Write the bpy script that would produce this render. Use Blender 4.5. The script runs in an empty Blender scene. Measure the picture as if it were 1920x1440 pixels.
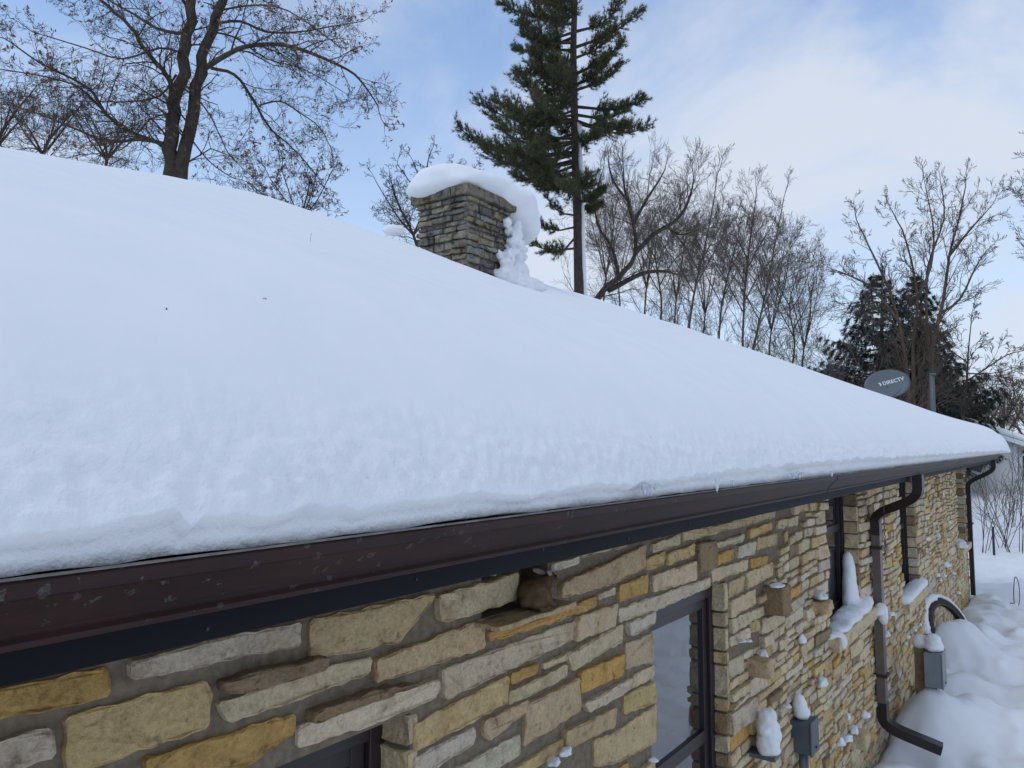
import bpy, bmesh, math, random
import numpy as np
from mathutils import Vector, Matrix, noise as mnoise
random.seed(7); RNG = np.random.default_rng(7)
SC = bpy.context.scene
COL = SC.collection
R = math.radians

# ------------------------------------------------------------------ camera, sky, sun, exposure
F = 1443.0; CAM = (0.0, -1.31, 2.44); YAW = R(35.4); PIT = R(4.65)
cd = bpy.data.cameras.new('camera'); cam = bpy.data.objects.new('camera', cd); COL.objects.link(cam)
cam.location = CAM; cam.rotation_euler = (math.pi/2 + PIT, 0, YAW - math.pi/2)
cd.sensor_width = 36; cd.lens = F/1920*36; cd.clip_start = 0.05; cd.clip_end = 3000
SC.camera = cam

SUN_DIR = Vector((-0.50, 0.10, 0.80)).normalized()          # towards the sun
w = bpy.data.worlds.new('World'); SC.world = w; w.use_nodes = True
nt = w.node_tree; nt.nodes.clear()
def N(t, tree, **kw):
    n = tree.nodes.new(t)
    for k, v in kw.items(): setattr(n, k, v)
    return n
out = N('ShaderNodeOutputWorld', nt); bg = N('ShaderNodeBackground', nt); bg.inputs[1].default_value = 0.1
sky = N('ShaderNodeTexSky', nt, sky_type='NISHITA'); sky.sun_disc = False
sky.sun_elevation = math.asin(SUN_DIR.z); sky.sun_rotation = math.atan2(SUN_DIR.x, SUN_DIR.y)
sky.air_density = 1.0; sky.dust_density = 0.4; sky.ozone_density = 1.6
tc = N('ShaderNodeTexCoord', nt)
sep = N('ShaderNodeSeparateXYZ', nt); nt.links.new(tc.outputs['Generated'], sep.inputs[0])
addz = N('ShaderNodeMath', nt, operation='ADD'); addz.inputs[1].default_value = 0.35
absz = N('ShaderNodeMath', nt, operation='ABSOLUTE')
nt.links.new(sep.outputs[2], absz.inputs[0]); nt.links.new(absz.outputs[0], addz.inputs[0])
dx = N('ShaderNodeMath', nt, operation='DIVIDE'); dy = N('ShaderNodeMath', nt, operation='DIVIDE')
nt.links.new(sep.outputs[0], dx.inputs[0]); nt.links.new(addz.outputs[0], dx.inputs[1])
nt.links.new(sep.outputs[1], dy.inputs[0]); nt.links.new(addz.outputs[0], dy.inputs[1])
cmb = N('ShaderNodeCombineXYZ', nt); nt.links.new(dx.outputs[0], cmb.inputs[0]); nt.links.new(dy.outputs[0], cmb.inputs[1])
mapn = N('ShaderNodeMapping', nt); mapn.inputs['Location'].default_value = (1.3, 0.0, 0.6)
nt.links.new(cmb.outputs[0], mapn.inputs[0])
cn = N('ShaderNodeTexNoise', nt); cn.inputs['Scale'].default_value = 1.25; cn.inputs['Detail'].default_value = 8
cn.inputs['Roughness'].default_value = 0.56; cn.inputs['Distortion'].default_value = 0.5
nt.links.new(mapn.outputs[0], cn.inputs['Vector'])
cr = N('ShaderNodeValToRGB', nt); cr.color_ramp.elements[0].position = 0.42; cr.color_ramp.elements[1].position = 0.64
cr.color_ramp.interpolation = 'EASE'
nt.links.new(cn.outputs['Fac'], cr.inputs[0])
cfl = N('ShaderNodeMapRange', nt); cfl.inputs['To Min'].default_value = 0.14; cfl.inputs['To Max'].default_value = 0.92
nt.links.new(cr.outputs[0], cfl.inputs[0])
cmx = N('ShaderNodeMixRGB', nt); cmx.inputs[2].default_value = (6.45, 6.98, 7.95, 1)
sk2 = N('ShaderNodeMixRGB', nt, blend_type='MULTIPLY'); sk2.inputs[0].default_value = 1; sk2.inputs[2].default_value = (1.62, 1.88, 2.08, 1)
nt.links.new(sky.outputs[0], sk2.inputs[1])
hz = N('ShaderNodeMapRange', nt); hz.inputs['From Max'].default_value = 0.50; hz.inputs['To Min'].default_value = 1.0; hz.inputs['To Max'].default_value = 0.0
nt.links.new(absz.outputs[0], hz.inputs[0])
hmx = N('ShaderNodeMixRGB', nt); hmx.inputs[2].default_value = (5.5, 6.45, 7.9, 1); nt.links.new(hz.outputs[0], hmx.inputs[0]); nt.links.new(sk2.outputs[0], hmx.inputs[1])
nt.links.new(cfl.outputs[0], cmx.inputs[0]); nt.links.new(hmx.outputs[0], cmx.inputs[1])
nt.links.new(cmx.outputs[0], bg.inputs[0]); nt.links.new(bg.outputs[0], out.inputs[0])

sd = bpy.data.lights.new('sun', 'SUN'); sun = bpy.data.objects.new('sun', sd); COL.objects.link(sun)
sd.energy = 0.55; sd.angle = R(22); sd.color = (1.0, 0.97, 0.93)
sun.rotation_euler = SUN_DIR.to_track_quat('Z', 'Y').to_euler()
SC.view_settings.view_transform = 'Standard'; SC.view_settings.look = 'None'
SC.view_settings.exposure = 0.12; SC.view_settings.gamma = 1
SC.cycles.max_bounces = 5; SC.cycles.diffuse_bounces = 3

# ------------------------------------------------------------------ pixel helpers (photo pixels -> points in the place)
_fw = Vector((math.cos(YAW)*math.cos(PIT), math.sin(YAW)*math.cos(PIT), math.sin(PIT)))
_rt = Vector((math.sin(YAW), -math.cos(YAW), 0)); _up = _rt.cross(_fw)
CV = Vector(CAM)
def ray(x, y): return _fw + _rt*((x-960)/F) + _up*((720-y)/F)
def onY(x, y, Y): d = ray(x, y); return CV + d*((Y-CV.y)/d.y)
def onX(x, y, X): d = ray(x, y); return CV + d*((X-CV.x)/d.x)
def onZ(x, y, Z): d = ray(x, y); return CV + d*((Z-CV.z)/d.z)
def at(x, y, D): return CV + ray(x, y)*D                       # D = depth along the viewing axis, metres
def depth(p): return (Vector(p)-CV).dot(_fw)
def proj(p):
    v = Vector(p)-CV; q = v.dot(_fw)
    return 960+F*v.dot(_rt)/q, 720-F*v.dot(_up)/q, q

# ------------------------------------------------------------------ object helpers
def tag(o, label=None, cat=None, group=None, kind=None):
    if label: o['label'] = label
    if cat: o['category'] = cat
    if group: o['group'] = group
    if kind: o['kind'] = kind
    return o
def empty(name, loc=(0, 0, 0), parent=None):
    o = bpy.data.objects.new(name, None); COL.objects.link(o); o.location = loc; o.parent = parent
    o.empty_display_size = 0.1
    return o
def link(name, me, mat, parent=None, smooth=False, loc=None):
    o = bpy.data.objects.new(name, me); COL.objects.link(o)
    if mat is not None and len(me.materials) == 0: me.materials.append(mat)
    if smooth:
        me.polygons.foreach_set('use_smooth', np.ones(len(me.polygons), bool))
    if loc is not None: o.location = loc
    if parent is not None:
        o.parent = parent
        pl = world_loc(parent); l = Vector(loc) if loc is not None else Vector((0, 0, 0))
        o.location = l - pl
    return o
def world_loc(o):
    p = Vector(o.location); q = o.parent
    while q is not None: p += Vector(q.location); q = q.parent
    return p
def mesh_np(name, V, Fq):
    """V (n,3), Fq (m,k) uniform polygons"""
    me = bpy.data.meshes.new(name); V = np.asarray(V, np.float32); Fq = np.asarray(Fq, np.int32)
    m, k = Fq.shape
    me.vertices.add(len(V)); me.vertices.foreach_set('co', V.ravel())
    me.loops.add(m*k); me.loops.foreach_set('vertex_index', Fq.ravel())
    me.polygons.add(m); me.polygons.foreach_set('loop_start', np.arange(0, m*k, k, dtype=np.int32))
    me.polygons.foreach_set('loop_total', np.full(m, k, np.int32))
    me.update(calc_edges=True); return me
class MB:
    def __init__(s): s.v = []; s.f = []
    def box(s, x0, x1, y0, y1, z0, z1):
        b = len(s.v)
        s.v += [(x0,y0,z0),(x1,y0,z0),(x1,y1,z0),(x0,y1,z0),(x0,y0,z1),(x1,y0,z1),(x1,y1,z1),(x0,y1,z1)]
        s.f += [tuple(b+i for i in q) for q in ((0,3,2,1),(4,5,6,7),(0,1,5,4),(1,2,6,5),(2,3,7,6),(3,0,4,7))]; return s
    def obox(s, c, ax, ay, az):
        """oriented box: centre and three half-axis vectors"""
        b = len(s.v); c = Vector(c); ax = Vector(ax); ay = Vector(ay); az = Vector(az)
        for sz in (-1, 1):
            for sx, sy in ((-1,-1),(1,-1),(1,1),(-1,1)): s.v.append(tuple(c+ax*sx+ay*sy+az*sz))
        s.f += [tuple(b+i for i in q) for q in ((0,3,2,1),(4,5,6,7),(0,1,5,4),(1,2,6,5),(2,3,7,6),(3,0,4,7))]; return s
    def tube(s, pts, rad, n=8, cap=True, prof=None):
        """round tube, or a tube with a cross-section prof=[(a,b)...] in (side, normal) units"""
        pts = [Vector(p) for p in pts]
        if not hasattr(rad, '__len__'): rad = [rad]*len(pts)
        if prof is None: prof = [(math.cos(2*math.pi*i/n), math.sin(2*math.pi*i/n)) for i in range(n)]
        n = len(prof); b = len(s.v); nrm = None
        for i, p in enumerate(pts):
            t = (pts[min(i+1, len(pts)-1)] - pts[max(i-1, 0)]).normalized()
            if nrm is None:
                a = Vector((0, 0, 1)) if abs(t.z) < 0.9 else Vector((1, 0, 0))
                nrm = (a - t*a.dot(t)).normalized()
            else: nrm = (nrm - t*nrm.dot(t)).normalized()
            bi = t.cross(nrm)
            for a, c in prof: s.v.append(tuple(p + bi*(a*rad[i]) + nrm*(c*rad[i])))
        for i in range(len(pts)-1):
            for j in range(n):
                k = (j+1) % n; s.f.append((b+i*n+j, b+i*n+k, b+(i+1)*n+k, b+(i+1)*n+j))
        if cap:
            s.f.append(tuple(b+j for j in range(n))[::-1]); e = b+(len(pts)-1)*n; s.f.append(tuple(e+j for j in range(n)))
        return s
    def extrude_x(s, prof, x0, x1, closed=True):
        b = len(s.v); n = len(prof)
        for x in (x0, x1): s.v += [(x, y, z) for y, z in prof]
        for j in range(n if closed else n-1):
            k = (j+1) % n; s.f.append((b+j, b+k, b+n+k, b+n+j))
        if closed: s.f += [tuple(b+j for j in range(n)), tuple(b+n+j for j in range(n))[::-1]]
        return s
    def build(s, name, mat, parent=None, smooth=False, bevel=0, origin=None):
        me = bpy.data.meshes.new(name)
        V = s.v
        if origin is not None: V = [(x-origin[0], y-origin[1], z-origin[2]) for x, y, z in V]
        me.from_pydata(V, [], s.f)
        bm = bmesh.new(); bm.from_mesh(me); bmesh.ops.recalc_face_normals(bm, faces=bm.faces)
        if bevel: bmesh.ops.bevel(bm, geom=bm.edges[:], offset=bevel, segments=2, affect='EDGES', profile=0.6)
        bm.to_mesh(me); bm.free()
        return link(name, me, mat, parent, smooth, loc=origin)
def blob_mesh(name, ells, voxel, amp=0.0, freq=6.0, smooth_it=4, seed=0):
    """union of ellipsoids (centre, radii, optional z-rotation) remeshed into one continuous skin"""
    bm = bmesh.new()
    for e in ells:
        c, r = e[0], e[1]; rot = e[2] if len(e) > 2 else None
        M = Matrix.Translation(c)
        if rot is not None: M = M @ Matrix.Rotation(rot[0], 4, 'X') @ Matrix.Rotation(rot[1], 4, 'Y') @ Matrix.Rotation(rot[2], 4, 'Z')
        M = M @ Matrix.Diagonal((*r, 1))
        bmesh.ops.create_icosphere(bm, subdivisions=3, radius=1, matrix=M)
    me = bpy.data.meshes.new(name+'_src'); bm.to_mesh(me); bm.free()
    o = bpy.data.objects.new('tmp_source', me); COL.objects.link(o)
    m = o.modifiers.new('r', 'REMESH'); m.mode = 'VOXEL'; m.voxel_size = voxel
    m2 = o.modifiers.new('s', 'SMOOTH'); m2.factor = 0.5; m2.iterations = smooth_it
    dg = bpy.context.evaluated_depsgraph_get(); ev = o.evaluated_get(dg)
    res = bpy.data.meshes.new_from_object(ev); res.name = name
    bpy.data.objects.remove(o); bpy.data.meshes.remove(me)
    if amp:
        off = Vector((seed*3.7, seed*1.3, seed*2.1))
        for v in res.vertices:
            p = v.co*freq + off
            v.co += v.normal*(amp*(mnoise.noise(p) + 0.5*mnoise.noise(p*2.3) + 0.3*mnoise.noise(p*5.1)))
    return res

# ------------------------------------------------------------------ materials
def newmat(name):
    m = bpy.data.materials.new(name); m.use_nodes = True
    t = m.node_tree; b = t.nodes['Principled BSDF']; return m, t, b
def noise_node(t, scale, detail=4, rough=0.55, vec=None, dist=0.0):
    n = N('ShaderNodeTexNoise', t); n.inputs['Scale'].default_value = scale; n.inputs['Detail'].default_value = detail
    n.inputs['Roughness'].default_value = rough; n.inputs['Distortion'].default_value = dist
    if vec is not None: t.links.new(vec, n.inputs['Vector'])
    return n
def geo_pos(t): return N('ShaderNodeNewGeometry', t).outputs['Position']
def ramp(t, src, stops):
    r = N('ShaderNodeValToRGB', t); e = r.color_ramp.elements
    while len(e) < len(stops): e.new(0.5)
    for el, (p, c) in zip(e, stops): el.position = p; el.color = (*c, 1) if len(c) == 3 else c
    t.links.new(src, r.inputs[0]); return r
def bump(t, b, src, strength, dist):
    n = N('ShaderNodeBump', t); n.inputs['Strength'].default_value = strength; n.inputs['Distance'].default_value = dist
    t.links.new(src, n.inputs['Height']); t.links.new(n.outputs[0], b.inputs['Normal']); return n
def simple(name, col, rough=0.6, var=0.15, scale=20, bstr=0.15, bdist=0.002, metal=0.0, spec=0.5):
    m, t, b = newmat(name); g = geo_pos(t); n = noise_node(t, scale, vec=g)
    r = ramp(t, n.outputs['Fac'], [(0.25, tuple(c*(1-var) for c in col)), (0.75, tuple(min(1, c*(1+var)) for c in col))])
    t.links.new(r.outputs[0], b.inputs['Base Color']); b.inputs['Roughness'].default_value = rough
    b.inputs['Metallic'].default_value = metal; b.inputs['Specular IOR Level'].default_value = spec
    if bstr: bump(t, b, n.outputs['Fac'], bstr, bdist)
    return m
def mat_snow(name, fine=1.0):
    m, t, b = newmat(name); g = geo_pos(t)
    n1 = noise_node(t, 55, 5, 0.6, g); n2 = noise_node(t, 9, 3, 0.5, g)
    a = N('ShaderNodeMath', t, operation='MULTIPLY_ADD'); a.inputs[1].default_value = 0.35
    t.links.new(n1.outputs['Fac'], a.inputs[0]); t.links.new(n2.outputs['Fac'], a.inputs[2])
    r = ramp(t, n2.outputs['Fac'], [(0.3, (0.79, 0.80, 0.81)), (0.7, (0.83, 0.835, 0.84))])
    t.links.new(r.outputs[0], b.inputs['Base Color']); b.inputs['Roughness'].default_value = 0.75
    b.inputs['Specular IOR Level'].default_value = 0.25
    bump(t, b, a.outputs[0], 0.28*fine, 0.012)
    return m
M = {}
M['snow'] = mat_snow('snow'); M['snow_smooth'] = mat_snow('snow_smooth', 0.35)
# split-face limestone: colour per stone from the attribute, grain, stains and relief from noise
m, t, b = newmat('limestone'); M['stone'] = m
g = geo_pos(t); at_ = N('ShaderNodeAttribute', t, attribute_name='stone_col')
n1 = noise_node(t, 14, 6, 0.62, g, 0.4); n2 = noise_node(t, 90, 6, 0.75, g); n3 = noise_node(t, 5, 3, 0.5, g, 1.0); n4 = noise_node(t, 38, 3, 0.5, g)
mx = N('ShaderNodeMixRGB', t, blend_type='MULTIPLY'); mx.inputs[0].default_value = 1
r1 = ramp(t, n1.outputs['Fac'], [(0.26, (0.68, 0.62, 0.54)), (0.46, (1.04, 1.04, 1.04)), (0.75, (1.22, 1.20, 1.16))])
t.links.new(at_.outputs['Color'], mx.inputs[1]); t.links.new(r1.outputs[0], mx.inputs[2])
mx2 = N('ShaderNodeMixRGB', t); t.links.new(mx.outputs[0], mx2.inputs[1]); mx2.inputs[2].default_value = (0.40, 0.235, 0.085, 1)
r2 = ramp(t, n3.outputs['Fac'], [(0.56, (0, 0, 0)), (0.74, (0.5, 0.5, 0.5))]); t.links.new(r2.outputs[0], mx2.inputs[0])
mx3 = N('ShaderNodeMixRGB', t, blend_type='MULTIPLY'); mx3.inputs[0].default_value = 0.8; t.links.new(mx2.outputs[0], mx3.inputs[1])
r3 = ramp(t, n4.outputs['Fac'], [(0.25, (0.45, 0.4, 0.35)), (0.38, (1, 1, 1))]); t.links.new(r3.outputs[0], mx3.inputs[2])
mx4 = N('ShaderNodeMixRGB', t, blend_type='MULTIPLY'); mx4.inputs[0].default_value = 0.75; t.links.new(mx3.outputs[0], mx4.inputs[1])
r4 = ramp(t, n2.outputs['Fac'], [(0.30, (0.66, 0.62, 0.56)), (0.47, (1.05, 1.05, 1.05)), (0.66, (1.35, 1.36, 1.36))]); t.links.new(r4.outputs[0], mx4.inputs[2])
t.links.new(mx4.outputs[0], b.inputs['Base Color']); b.inputs['Roughness'].default_value = 0.9; b.inputs['Specular IOR Level'].default_value = 0.2
vt = N('ShaderNodeMath', t, operation='MULTIPLY_ADD'); vt.inputs[1].default_value = 0.3
t.links.new(n2.outputs['Fac'], vt.inputs[0]); t.links.new(n1.outputs['Fac'], vt.inputs[2]); rg = noise_node(t, 17, 5, 0.6, g); rg.noise_type = 'RIDGED_MULTIFRACTAL'; rg.inputs['Lacunarity'].default_value = 2.2
vt2 = N('ShaderNodeMath', t, operation='MULTIPLY_ADD'); vt2.inputs[1].default_value = 0.22; t.links.new(rg.outputs['Fac'], vt2.inputs[0]); t.links.new(vt.outputs[0], vt2.inputs[2])
bump(t, b, vt2.outputs[0], 1.0, 0.03)
M['stone_old'] = M['stone'].copy(); M['stone_old'].name = 'weathered_limestone'; t = M['stone_old'].node_tree
b = t.nodes['Principled BSDF']; src_ = b.inputs['Base Color'].links[0].from_socket; g = geo_pos(t)
n5 = noise_node(t, 9, 6, 0.7, g, 0.8); r5 = ramp(t, n5.outputs['Fac'], [(0.36, (0.22, 0.22, 0.23)), (0.5, (0.75, 0.75, 0.75)), (0.66, (1.15, 1.12, 1.05))]); mo = N('ShaderNodeMixRGB', t, blend_type='MULTIPLY'); mo.inputs[0].default_value = 1
t.links.new(src_, mo.inputs[1]); t.links.new(r5.outputs[0], mo.inputs[2])
n6 = noise_node(t, 26, 4, 0.6, g); r6 = ramp(t, n6.outputs['Fac'], [(0.6, (0, 0, 0)), (0.68, (0.6, 0.6, 0.6))]); ml = N('ShaderNodeMixRGB', t); ml.inputs[2].default_value = (0.24, 0.24, 0.21, 1)
t.links.new(r6.outputs[0], ml.inputs[0]); t.links.new(mo.outputs[0], ml.inputs[1]); t.links.new(ml.outputs[0], b.inputs['Base Color'])
M['mortar'] = simple('mortar', (0.190, 0.152, 0.106), 0.95, 0.35, 45, 0.9, 0.008, spec=0.15)
# painted gutter with grey lichen rosettes
m, t, b = newmat('gutter_paint'); M['gutter'] = m; g = geo_pos(t)
n1 = noise_node(t, 6, 5, 0.6, g); base = ramp(t, n1.outputs['Fac'], [(0.3, (0.015, 0.006, 0.005)), (0.7, (0.034, 0.0125, 0.0095))])
vo = N('ShaderNodeTexVoronoi', t); vo.inputs['Scale'].default_value = 52; vo.inputs['Randomness'].default_value = 1.0
nd_ = noise_node(t, 120, 3, 0.6, g); ad_ = N('ShaderNodeMixRGB', t, blend_type='LINEAR_LIGHT'); ad_.inputs[0].default_value = 0.010
t.links.new(g, ad_.inputs[1]); t.links.new(nd_.outputs['Color'], ad_.inputs[2]); t.links.new(ad_.outputs[0], vo.inputs['Vector'])
sc_ = N('ShaderNodeSeparateXYZ', t); t.links.new(vo.outputs['Color'], sc_.inputs[0])
th_ = N('ShaderNodeMapRange', t); th_.inputs['From Min'].default_value = 0.55; th_.inputs['From Max'].default_value = 1.0; th_.inputs['To Min'].default_value = 0.0; th_.inputs['To Max'].default_value = 0.42; t.links.new(sc_.outputs[0], th_.inputs[0])
lt_ = N('ShaderNodeMath', t, operation='LESS_THAN'); t.links.new(vo.outputs['Distance'], lt_.inputs[0]); t.links.new(th_.outputs[0], lt_.inputs[1])
sp_ = noise_node(t, 260, 3, 0.6, g); l2 = N('ShaderNodeMath', t, operation='MULTIPLY'); t.links.new(lt_.outputs[0], l2.inputs[0])
spr = ramp(t, sp_.outputs['Fac'], [(0.35, (0.15, 0.15, 0.15)), (0.6, (1, 1, 1))]); t.links.new(spr.outputs[0], l2.inputs[1])
n3 = noise_node(t, 2.2, 2, 0.5, g); l3 = ramp(t, n3.outputs['Fac'], [(0.40, (0, 0, 0)), (0.60, (1, 1, 1))])
sx = N('ShaderNodeSeparateXYZ', t); t.links.new(g, sx.inputs[0])
near = N('ShaderNodeMapRange', t); near.inputs['From Min'].default_value = 0.7; near.inputs['From Max'].default_value = 2.6; near.inputs['To Min'].default_value = 1.0; near.inputs['To Max'].default_value = 0.0
t.links.new(sx.outputs[0], near.inputs[0])
mm = N('ShaderNodeMath', t, operation='MULTIPLY'); t.links.new(l2.outputs[0], mm.inputs[0]); t.links.new(l3.outputs[0], mm.inputs[1])
mm2 = N('ShaderNodeMath', t, operation='MULTIPLY'); t.links.new(mm.outputs[0], mm2.inputs[0]); t.links.new(near.outputs[0], mm2.inputs[1])
mpx = N('ShaderNodeMapping', t); mpx.inputs['Scale'].default_value = (1.2, 9, 9); t.links.new(g, mpx.inputs[0]); nr = noise_node(t, 3.0, 6, 0.7, mpx.outputs[0], 0.5)
rr_ = ramp(t, nr.outputs['Fac'], [(0.48, (0, 0, 0)), (0.70, (0.5, 0.5, 0.5))]); mxr = N('ShaderNodeMixRGB', t); t.links.new(rr_.outputs[0], mxr.inputs[0]); t.links.new(base.outputs[0], mxr.inputs[1]); mxr.inputs[2].default_value = (0.050, 0.019, 0.013, 1)
mx = N('ShaderNodeMixRGB', t); t.links.new(mm2.outputs[0], mx.inputs[0]); t.links.new(mxr.outputs[0], mx.inputs[1]); mx.inputs[2].default_value = (0.15, 0.15, 0.125, 1)
t.links.new(mx.outputs[0], b.inputs['Base Color']); b.inputs['Roughness'].default_value = 0.55; b.inputs['Specular IOR Level'].default_value = 0.3
bump(t, b, mm2.outputs[0], 0.7, 0.006)
M['lip'] = simple('worn_gutter_edge', (0.16, 0.14, 0.125), 0.6, 0.5, 40, 0.2)
M['fascia'] = simple('fascia_paint', (0.0055, 0.0045, 0.008), 0.65, 0.2, 4, 0.05, spec=0.2)
M['soffit'] = simple('soffit_paint', (0.05, 0.04, 0.035), 0.8, 0.2, 8, 0.05)
M['shingle'] = simple('roof_felt', (0.05, 0.045, 0.04), 0.9, 0.3, 10)
M['frame'] = simple('window_frame_paint', (0.022, 0.014, 0.014), 0.42, 0.2, 8, 0.05)
M['downspout'] = simple('downspout_paint', (0.13, 0.102, 0.09), 0.45, 0.15, 9, 0.05)
M['dark_pipe'] = simple('dark_brown_pipe', (0.022, 0.013, 0.012), 0.42, 0.2, 9, 0.05)
m, t, b = newmat('window_glass'); M['glass'] = m
b.inputs['Base Color'].default_value = (0.012, 0.014, 0.018, 1); b.inputs['Roughness'].default_value = 0.03; b.inputs['IOR'].default_value = 1.6
wg = noise_node(t, 3.5, 2, 0.5, geo_pos(t)); wb = bump(t, b, wg.outputs['Fac'], 0.12, 0.02); gl = N('ShaderNodeBsdfGlossy', t); t.links.new(wb.outputs[0], gl.inputs['Normal']); gl.inputs['Roughness'].default_value = 0.02; gl.inputs['Color'].default_value = (0.93, 0.96, 1, 1)
mg = N('ShaderNodeMixShader', t); mg.inputs[0].default_value = 0.15; t.links.new(b.outputs[0], mg.inputs[1]); t.links.new(gl.outputs[0], mg.inputs[2]); t.links.new(mg.outputs[0], t.nodes['Material Output'].inputs[0])
M['box_grey'] = simple('grey_enclosure_paint', (0.20, 0.225, 0.24), 0.5, 0.08, 12, 0.06)
M['box_dark'] = simple('dark_grey_enclosure_paint', (0.075, 0.09, 0.10), 0.5, 0.1, 12, 0.06)
M['pipe_grey'] = simple('grey_conduit', (0.10, 0.105, 0.11), 0.45, 0.15, 20, 0.06)
M['post'] = simple('weathered_post_wood', (0.22, 0.16, 0.075), 0.85, 0.25, 30, 0.3)
M['dish'] = simple('dish_grey', (0.105, 0.125, 0.135), 0.5, 0.05, 8, 0.0)
M['white'] = simple('white_print', (0.75, 0.76, 0.77), 0.6, 0.02, 8, 0.0)
M['vent'] = simple('vent_pipe_grey', (0.10, 0.11, 0.115), 0.6, 0.1, 12, 0.05)
M['bark'] = simple('oak_bark', (0.075, 0.060, 0.046), 0.95, 0.4, 7, 0.9, 0.04, spec=0.1)
M['bark_pine'] = simple('pine_bark', (0.070, 0.055, 0.046), 0.95, 0.4, 9, 0.9, 0.04, spec=0.1)
M['bark_tan'] = simple('tan_bark', (0.115, 0.088, 0.062), 0.95, 0.3, 7, 0.6, 0.02, spec=0.1)
M['twig'] = simple('twig_bark', (0.075, 0.059, 0.050), 0.95, 0.3, 3, 0.0, spec=0.1)
M['twig_pale'] = simple('pale_twig_bark', (0.15, 0.122, 0.105), 0.95, 0.3, 3, 0.0, spec=0.1)
M['twig_tan'] = simple('tan_twig_bark', (0.115, 0.086, 0.066), 0.95, 0.3, 3, 0.0, spec=0.1)
M['leaf'] = simple('dead_oak_leaf', (0.20, 0.125, 0.065), 0.8, 0.5, 1.2, 0.0, spec=0.2)
M['needle'] = simple('pine_needles', (0.085, 0.090, 0.042), 0.7, 0.55, 0.9, 0.0, spec=0.2)
M['spruce'] = simple('spruce_needles', (0.030, 0.040, 0.030), 0.75, 0.4, 0.9, 0.0, spec=0.2)
M['siding'] = simple('white_siding', (0.62, 0.61, 0.58), 0.7, 0.05, 3, 0.05)
M['trim'] = simple('white_trim', (0.70, 0.71, 0.72), 0.6, 0.04, 3, 0.0)
M['dark'] = simple('dark_metal', (0.02, 0.02, 0.022), 0.5, 0.2, 10, 0.0)
M['rust'] = simple('rusty_iron', (0.035, 0.022, 0.018), 0.8, 0.4, 25, 0.4)
M['wood'] = simple('weathered_plank', (0.27, 0.20, 0.13), 0.85, 0.25, 12, 0.3)
m, t, b = newmat('clear_ice'); M['ice'] = m
b.inputs['Base Color'].default_value = (0.80, 0.84, 0.88, 1); b.inputs['Roughness'].default_value = 0.15; b.inputs['Transmission Weight'].default_value = 0.5; b.inputs['IOR'].default_value = 1.31
m, t, b = newmat('rabbit_fur'); M['fur'] = m; tcn = N('ShaderNodeTexCoord', t)
n1 = noise_node(t, 260, 3, 0.7, tcn.outputs['Object']); n2 = noise_node(t, 30, 3, 0.5, tcn.outputs['Object'])
r = ramp(t, n2.outputs['Fac'], [(0.3, (0.085, 0.052, 0.028)), (0.7, (0.17, 0.110, 0.062))])
t.links.new(r.outputs[0], b.inputs['Base Color']); b.inputs['Roughness'].default_value = 0.95; b.inputs['Specular IOR Level'].default_value = 0.1
bump(t, b, n1.outputs['Fac'], 0.8, 0.004)
M['ear'] = simple('pale_ear_skin', (0.23, 0.20, 0.175), 0.8, 0.12, 60, 0.1)
M['eye'] = simple('dark_eye', (0.006, 0.005, 0.005), 0.08, 0.0, 10, 0.0)

# ------------------------------------------------------------------ ground (snow-covered)
def fbm(x, y, z=0.0, o=3):
    s = 0; a = 1; f = 1
    for _ in range(o): s += a*mnoise.noise(Vector((x*f, y*f, z))); a *= 0.5; f *= 2.1
    return s
BUMPS = [(7.9, -.75, .42, .16), (9.0, -1.2, .55, .17), (8.1, -1.55, .4, .14), (10.3, -1.05, .5, .16), (11.4, -.8, .5, .12), (7.3, -1.35, .32, .10), (6.75, -.3, .3, -.10),
         (9.7, -.55, .4, .12), (10.9, -2.0, .7, .16), (9.6, -2.2, .6, .14), (12.6, -1.5, .8, .12), (8.6, -.45, .3, .12), (7.6, -.35, .28, .16),
         (13.0, -.6, .5, .05), (10.0, -.30, .30, .30), (10.6, -.45, .35, .22), (9.7, -.15, .25, .2), (8.9, -1.9, .3, -.16), (7.6, -1.15, .28, -.14), (10.2, -1.55, .35, -.12), (9.35, -.95, .25, -.10), (11.7, -1.4, .45, -.10), (8.45, -.95, .22, -.10)]
def ground_z(x, y):
    d = math.hypot(x-9, y+3)
    z = 0.02 + 0.05*fbm(x*0.35+4, y*0.35, 1.7)
    if d < 40 and y < 0.5:
        for bx, by, br, bh in BUMPS:
            q = ((x-bx)**2+(y-by)**2)/(br*br)
            if q < 6: z += 1.1*bh*math.exp(-q)
        k = max(0.0, 1-d/22)
        z += k*(0.10*fbm(x*1.3, y*1.3, 3.1) + 0.10*(0.4-abs(fbm(x*2.0+7, y*2.0, 5.5, 2))) + 0.035*fbm(x*5, y*5, 8.1, 3))
        z += 0.16*math.exp(-((y+.30)/.28)**2)*(.6+.6*mnoise.noise(Vector((x*1.1, 3, 0)))) if 6 < x < 14.5 else 0
        if y > -0.10 and x < 14.7: z -= 0.12*((y+0.10)/0.10)**2 if y < 0 else 0.12
    if x > 25: z += min(0.5, (x-25)*0.012)
    return z
def axis(segs):
    r = []
    for a, b_, n in segs: r += list(np.linspace(a, b_, n, endpoint=False))
    r.append(segs[-1][1]); return r
gx = axis([(-500, -60, 8), (-60, 2, 14), (2, 6, 36), (6, 14.5, 190), (14.5, 24, 70), (24, 60, 36), (60, 700, 16)])
gy = axis([(-500, -60, 8), (-60, -14, 14), (-14, -5, 34), (-5, -2.5, 44), (-2.5, 0.4, 86), (0.4, 12, 26), (12, 60, 14), (60, 700, 14)])
V = [(x, y, ground_z(x, y)) for y in gy for x in gx]
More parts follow.
